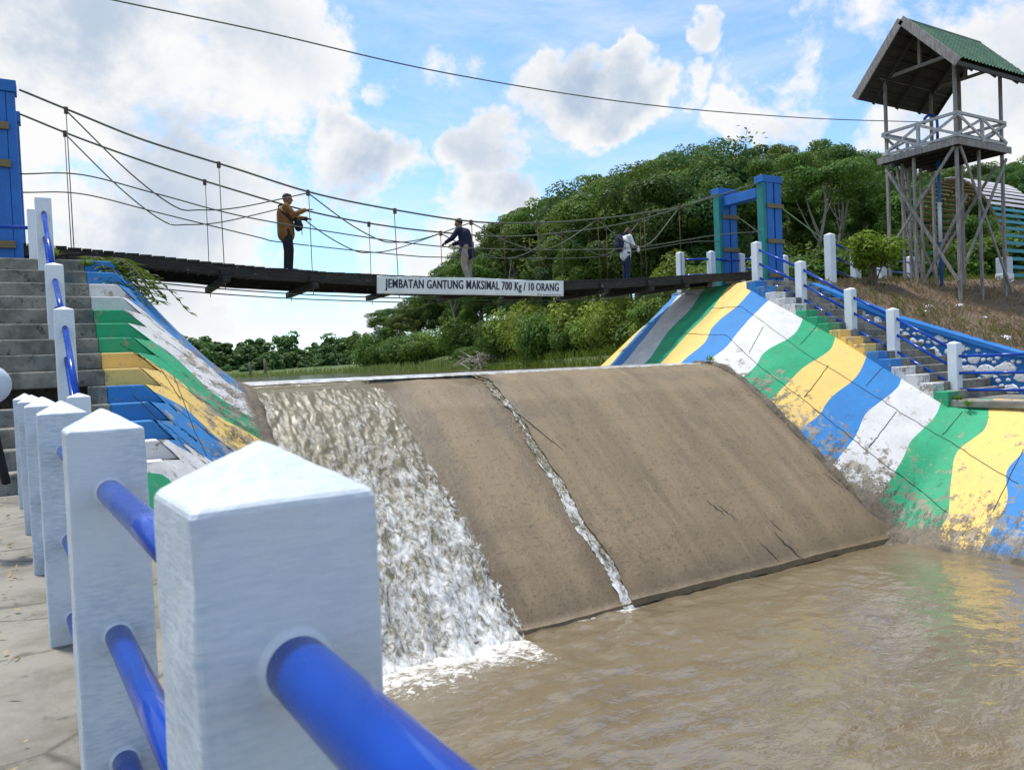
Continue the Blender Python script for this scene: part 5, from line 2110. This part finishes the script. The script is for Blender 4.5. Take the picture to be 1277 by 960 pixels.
def person(label, loc, rz, H, J, top_m, leg_m, hair_m, sleeve='long', hem=.80, hairlong=False, curl=.5, headdir=(1, 0, 0), bulk=1.0):
    """J: joint positions for a 1.70 m figure facing +x (y = its left)"""
    P = thing('person', label, 'person', loc)
    P.rotation_euler = (0, 0, rz)
    k = H / 1.70
    P.scale = (k, k, k)
    V = {a: Vector(b) for a, b in J.items()}
    body = MB()
    hd = Vector(headdir).normalized()
    hc = V['head']
    sx = Vector((0, 0, 1)).cross(hd).normalized()
    rot = Matrix((hd, sx, hd.cross(sx))).transposed()
    up = rot @ Vector((0, 0, 1))
    # torso and limbs
    capsule(body, V['pelvis'], V['chest'], .125, .135, ((1, 0, 0), .72))
    capsule(body, V['chest'], V['neck'] - Vector((0, 0, .05)), .13, .06, ((1, 0, 0), .75))
    capsule(body, V['shL'], V['shR'], .058, .058)
    capsule(body, V['neck'] - Vector((0, 0, .06)), hc - up * .06, .056, .052)
    ellip(body, hc, (.098, .075, .118), rot)
    ellip(body, hc + rot @ Vector((.028, 0, -.065)), (.062, .052, .055), rot)
    capsule(body, hc + rot @ Vector((.093, 0, .01)), hc + rot @ Vector((.112, 0, -.025)), .010, .015, None, 8, 3)
    capsule(body, hc + rot @ Vector((.088, -.02, -.062)), hc + rot @ Vector((.088, .02, -.062)), .010, .010, None, 8, 3)
    for s in (-1, 1):
        ellip(body, hc + rot @ Vector((.0, s * .077, -.01)), (.022, .010, .032), rot)
    for s in ('L', 'R'):
        capsule(body, V['sh' + s], V['el' + s], .050, .040)
        capsule(body, V['el' + s], V['wr' + s], .040, .027)
        dd = (V['wr' + s] - V['el' + s]).normalized()
        hand(body, V['wr' + s], J.get('hd' + s, dd), J.get('hn' + s, (0, 0, -1)), curl, 1 if s == 'L' else -1)
        capsule(body, V['hip' + s], V['kn' + s], .085, .055)
        capsule(body, V['kn' + s], V['an' + s], .056, .036)
        ft = Vector(J.get('ft' + s, (1, 0, 0)))
        capsule(body, V['an' + s] - ft * .03 + Vector((0, 0, -.03)), V['an' + s] + ft * .13 + Vector((0, 0, -.045)), .038, .028)
    fuse(body, 'body', 'skin', P, None, 0, .007)
    b = bulk
    # trousers
    tr_ = MB()
    capsule(tr_, V['hipL'] + Vector((0, -.03, .06)), V['hipR'] + Vector((0, .03, .06)), .118 * b, .118 * b, ((1, 0, 0), .9))
    for s in ('L', 'R'):
        capsule(tr_, V['hip' + s], V['kn' + s], .102 * b, .078 * b)
        capsule(tr_, V['kn' + s], V['an' + s] + Vector((0, 0, .0)), .078 * b, .062 * b)
    fuse(tr_, 'trousers', leg_m, P, None, 0, .011)
    sh = MB()
    for s in ('L', 'R'):
        ft = Vector(J.get('ft' + s, (1, 0, 0)))
        a = V['an' + s]
        capsule(sh, a - ft * .04 + Vector((0, 0, -.035)), a + ft * .15 + Vector((0, 0, -.045)), .047, .038)
    fuse(sh, 'shoes', 'shoe_grey', P, None, 0, .010)
    tp = MB()
    hm = V['pelvis'] + Vector((0, 0, hem - .95))
    capsule(tp, hm, V['chest'], .185 * b, .172 * b, ((1, 0, 0), .93))
    capsule(tp, hm + Vector((.0, .05, 0)), V['chest'] + Vector((0, .06, 0)), .14 * b, .13 * b, ((1, 0, 0), .9))
    capsule(tp, hm + Vector((.0, -.05, 0)), V['chest'] + Vector((0, -.06, 0)), .14 * b, .13 * b, ((1, 0, 0), .9))
    capsule(tp, V['chest'] + Vector((0, 0, .05)), V['neck'] - Vector((0, 0, .055)), .145 * b, .072)
    capsule(tp, V['shL'] + Vector((0, -.01, .0)), V['shR'] + Vector((0, .01, .0)), .078 * b, .078 * b)
    for s in ('L', 'R'):
        capsule(tp, V['sh' + s], V['el' + s], .076 * b, .062 * b)
        if sleeve == 'long':
            w_ = V['el' + s] + (V['wr' + s] - V['el' + s]) * .92
            capsule(tp, V['el' + s], w_, .060 * b, .044 * b)
    ob = fuse(tp, 'jacket' if sleeve == 'long' else 'shirt', top_m, P, None, 0, .011)
    if sleeve != 'long':
        pass
    ha = MB()
    ellip(ha, hc + rot @ Vector((-.020, 0, .034)), (.096, .082, .098), rot)
    ellip(ha, hc + rot @ Vector((.03, 0, .085)), (.055, .06, .035), rot)
    if hairlong:
        ellip(ha, hc + rot @ Vector((-.055, 0, -.04)), (.07, .082, .12), rot)
    fuse(ha, 'hair', hair_m, P, None, 0, .009)
    ey = MB()
    for s in (-1, 1):
        ellip(ey, hc + rot @ Vector((.088, s * .032, .005)), (.010, .013, .008), rot)
    fuse(ey, 'eyes', 'eye_dark', P, None, 0, .004, 0)
    return P


def yaw_px(a):
    return a


# man in the brown jacket, in profile, pointing along the bridge
x1, y1 = 4.50, 17.0
p = person('man in a brown jacket and black trousers on the bridge, one arm stretched out', (x1, y1, zd(x1) - .0), R(-12), 1.70,
           dict(pelvis=(-.02, 0, .95), chest=(-.03, 0, 1.27), neck=(.0, 0, 1.47), head=(.045, 0, 1.595), shL=(-.01, .185, 1.40), shR=(-.0, -.185, 1.40),
                elL=(.20, .22, 1.24), wrL=(.40, .08, 1.20), hnL=(0, -.5, -1), elR=(.14, -.26, 1.21), wrR=(.40, -.20, 1.335), hdR=(1, .05, .10), hnR=(0, 0, -1),
                hipL=(-.02, .09, .90), hipR=(-.01, -.09, .90), knL=(.0, .10, .49), knR=(.04, -.09, .49), anL=(-.04, .10, .085), anR=(.02, -.09, .085)),
           'cloth_brown', 'cloth_black', 'hair_black', curl=.15, headdir=(1, -.05, -.06), bulk=1.08, hem=.84)
cR_, sR_ = math.cos(R(-12)), math.sin(R(-12))


def loc1(v, c=(x1, y1, zd(x1)), rz=R(-12)):
    return Vector((c[0] + v[0] * math.cos(rz) - v[1] * math.sin(rz), c[1] + v[0] * math.sin(rz) + v[1] * math.cos(rz), c[2] + v[2]))


bg = thing('shoulder_bag', 'black shoulder bag worn in front by the man in brown, strap across his back', 'bag', loc1((.25, -.05, 1.0)))
mb = MB()
ellip(mb, loc1((.235, -.10, 1.03)), (.085, .13, .15))
ellip(mb, loc1((.27, -.13, .99)), (.07, .09, .10))
fuse_o = fuse(mb, 'bag_body', 'cloth_black', None, None, 0, .012)
fuse_o.parent = bg
fuse_o.matrix_parent_inverse = Matrix.Translation(-Vector(bg.location))
mb = MB()
st = [loc1(v) for v in ((.19, -.16, 1.10), (.10, -.21, 1.12), (-.05, -.205, 1.24), (-.155, -.08, 1.36), (-.14, .06, 1.46), (-.02, .13, 1.50), (.12, .10, 1.40), (.18, .02, 1.2))]
for a, b in zip(spline(st, 5)[:-1], spline(st, 5)[1:]):
    mb.beam(a, b, .012, .04)
mb.build('strap', 'cloth_black', bg)
mb = MB().tube([loc1((.30, -.13, .95)), loc1((.31, -.14, .80))], .008, 6)
mb.build('strap_end', 'cloth_black', bg)
mb = MB()
ellip(mb, loc1((.42, .05, 1.19)), (.05, .035, .05))
fo_ = fuse(mb, 'camera_pouch', 'cloth_black', None, None, 0, .008)
tagp(fo_, 'small black device held in the left hand of the man in brown', 'device')
# man in navy leaning on the far cable
x2, y2 = 9.22, 17.72
person('man in navy jacket and khaki trousers leaning on the far cable above the banner', (x2, y2, zd(x2)), R(124), 1.72,
       dict(pelvis=(-.06, 0, .93), chest=(.0, 0, 1.25), neck=(.09, 0, 1.44), head=(.16, .0, 1.57), shL=(.06, .19, 1.375), shR=(.06, -.19, 1.375),
            elL=(.22, .27, 1.16), wrL=(.45, .20, 1.09), hnL=(0, 0, -1), elR=(.22, -.26, 1.16), wrR=(.45, -.17, 1.09), hnR=(0, 0, -1),
            hipL=(-.07, .10, .88), hipR=(-.06, -.10, .88), knL=(-.04, .17, .48), knR=(.02, -.13, .48), anL=(-.18, .21, .085), anR=(-.02, -.17, .085)),
       'cloth_navy', 'cloth_khaki', 'hair_black', curl=1.2, headdir=(1, .1, -.12), bulk=1.06, hem=.84)
# person in white with backpack
x3, y3 = 14.50, 17.75
rz3 = R(-2)
person('person in white shirt and dark jeans on the bridge with head bowed', (x3, y3, zd(x3)), rz3, 1.60,
       dict(pelvis=(-.02, 0, .95), chest=(.0, 0, 1.25), neck=(.06, 0, 1.45), head=(.12, -.0, 1.565), shL=(.03, .18, 1.385), shR=(.03, -.18, 1.385),
            elL=(.10, .25, 1.13), wrL=(.30, .14, 1.13), hnL=(0, 0, -1), elR=(.10, -.26, 1.12), wrR=(.31, -.15, 1.12), hnR=(0, 0, -1),
            hipL=(-.02, .09, .90), hipR=(-.02, -.09, .90), knL=(.02, .09, .49), knR=(.0, -.09, .49), anL=(-.02, .085, .085), anR=(-.02, -.085, .085)),
       'cloth_white', 'cloth_denim', 'hair_brown', sleeve='short', hem=.83, curl=1.0, headdir=(1, -.1, -.45), hairlong=True)


def loc3(v):
    k = 1.60 / 1.70
    return loc1((v[0] * k, v[1] * k, v[2] * k), (x3, y3, zd(x3)), rz3)


bk = thing('backpack', 'dark navy backpack on the back of the person in white', 'backpack', loc3((-.25, 0, 1.0)))
mb = MB()
rot3 = Matrix.Rotation(rz3, 3, 'Z')
ellip(mb, loc3((-.24, 0, 1.20)), (.12, .16, .27), rot3)
ellip(mb, loc3((-.29, 0, 1.10)), (.10, .14, .16), rot3)
fo_ = fuse(mb, 'pack_body', 'cloth_navy', None, None, 0, .012)
fo_.parent = bk
fo_.matrix_parent_inverse = Matrix.Translation(-Vector(bk.location))
for s in (-1, 1):
    st = spline([loc3(v) for v in ((-.18, s * .11, 1.42), (-.04, s * .115, 1.51), (.10, s * .12, 1.44), (.16, s * .13, 1.28), (.08, s * .17, 1.12), (-.14, s * .13, 1.02))], 4)
    mb = MB()
    for a, b in zip(st[:-1], st[1:]):
        mb.beam(a, b, .014, .05)
    mb.build('strap', 'cloth_navy', bk)
mb = MB()
ellip(mb, loc3((.36, -.16, 1.01)), (.05, .03, .10), rot3)
fo_ = fuse(mb, 'white_pouch', 'cloth_white', None, None, 0, .008)
tagp(fo_, 'small white bag hanging from the hands of the person with the backpack', 'bag')

# thing at the very left edge of the walkway: pale rounded shell on a dark slanted leg
q = Vector((-.90, 6.6, -.15))
dmo = thing('round_stand', 'pale blue rounded shell on a dark slanted leg at the left edge of the walkway', 'stand', (q.x - .25, q.y, WALK))
c0 = atY(-20, 480, 6.6)
mb = MB()
ellip(mb, (c0.x, 6.6, c0.z), (.17, .12, .15))
mb.build('shell', 'dull_pale', dmo, True)
a, b = atY(-12, 520, 6.6), atY(8, 604, 6.6)
MB().beam(a, (b.x, 6.62, max(WALK + .02, b.z)), .06, .05).build('leg', 'cloth_black', dmo, bevel=.01)
a2 = atY(-45, 600, 6.6)
MB().beam((a.x - .02, 6.6, a.z), (a2.x, 6.62, WALK + .02), .06, .05).build('leg', 'cloth_black', dmo, bevel=.01)
# fallen leaf litter on the walkway
mb = MB()
random.seed(4)
for _ in range(220):
    x = random.uniform(-1.2, .05) if random.random() < .5 else random.uniform(-.12, .08)
    y = random.uniform(1.5, 10)
    leaf(mb, Vector((x - .06 * y, y, WALK + .02)), Vector((random.gauss(0, .4), random.gauss(0, .4), 1)), random.uniform(.02, .07), random.uniform(.006, .025))
o = mb.build('leaf_litter', 'dry_straw')
tagp(o, 'dry leaf scraps scattered on the left walkway beside the posts', 'leaf litter', None, 'stuff')

for o in scene.objects:
    if o.parent is None and 'label' in o and not 4 <= len(o['label'].split()) <= 16:
        print('LABEL', len(o['label'].split()), o['label'])
for o in scene.objects:
    if o.parent is None and o.type in ('MESH', 'EMPTY') and 'label' not in o and o.get('kind') != 'structure':
        print('NOLABEL', o.name)
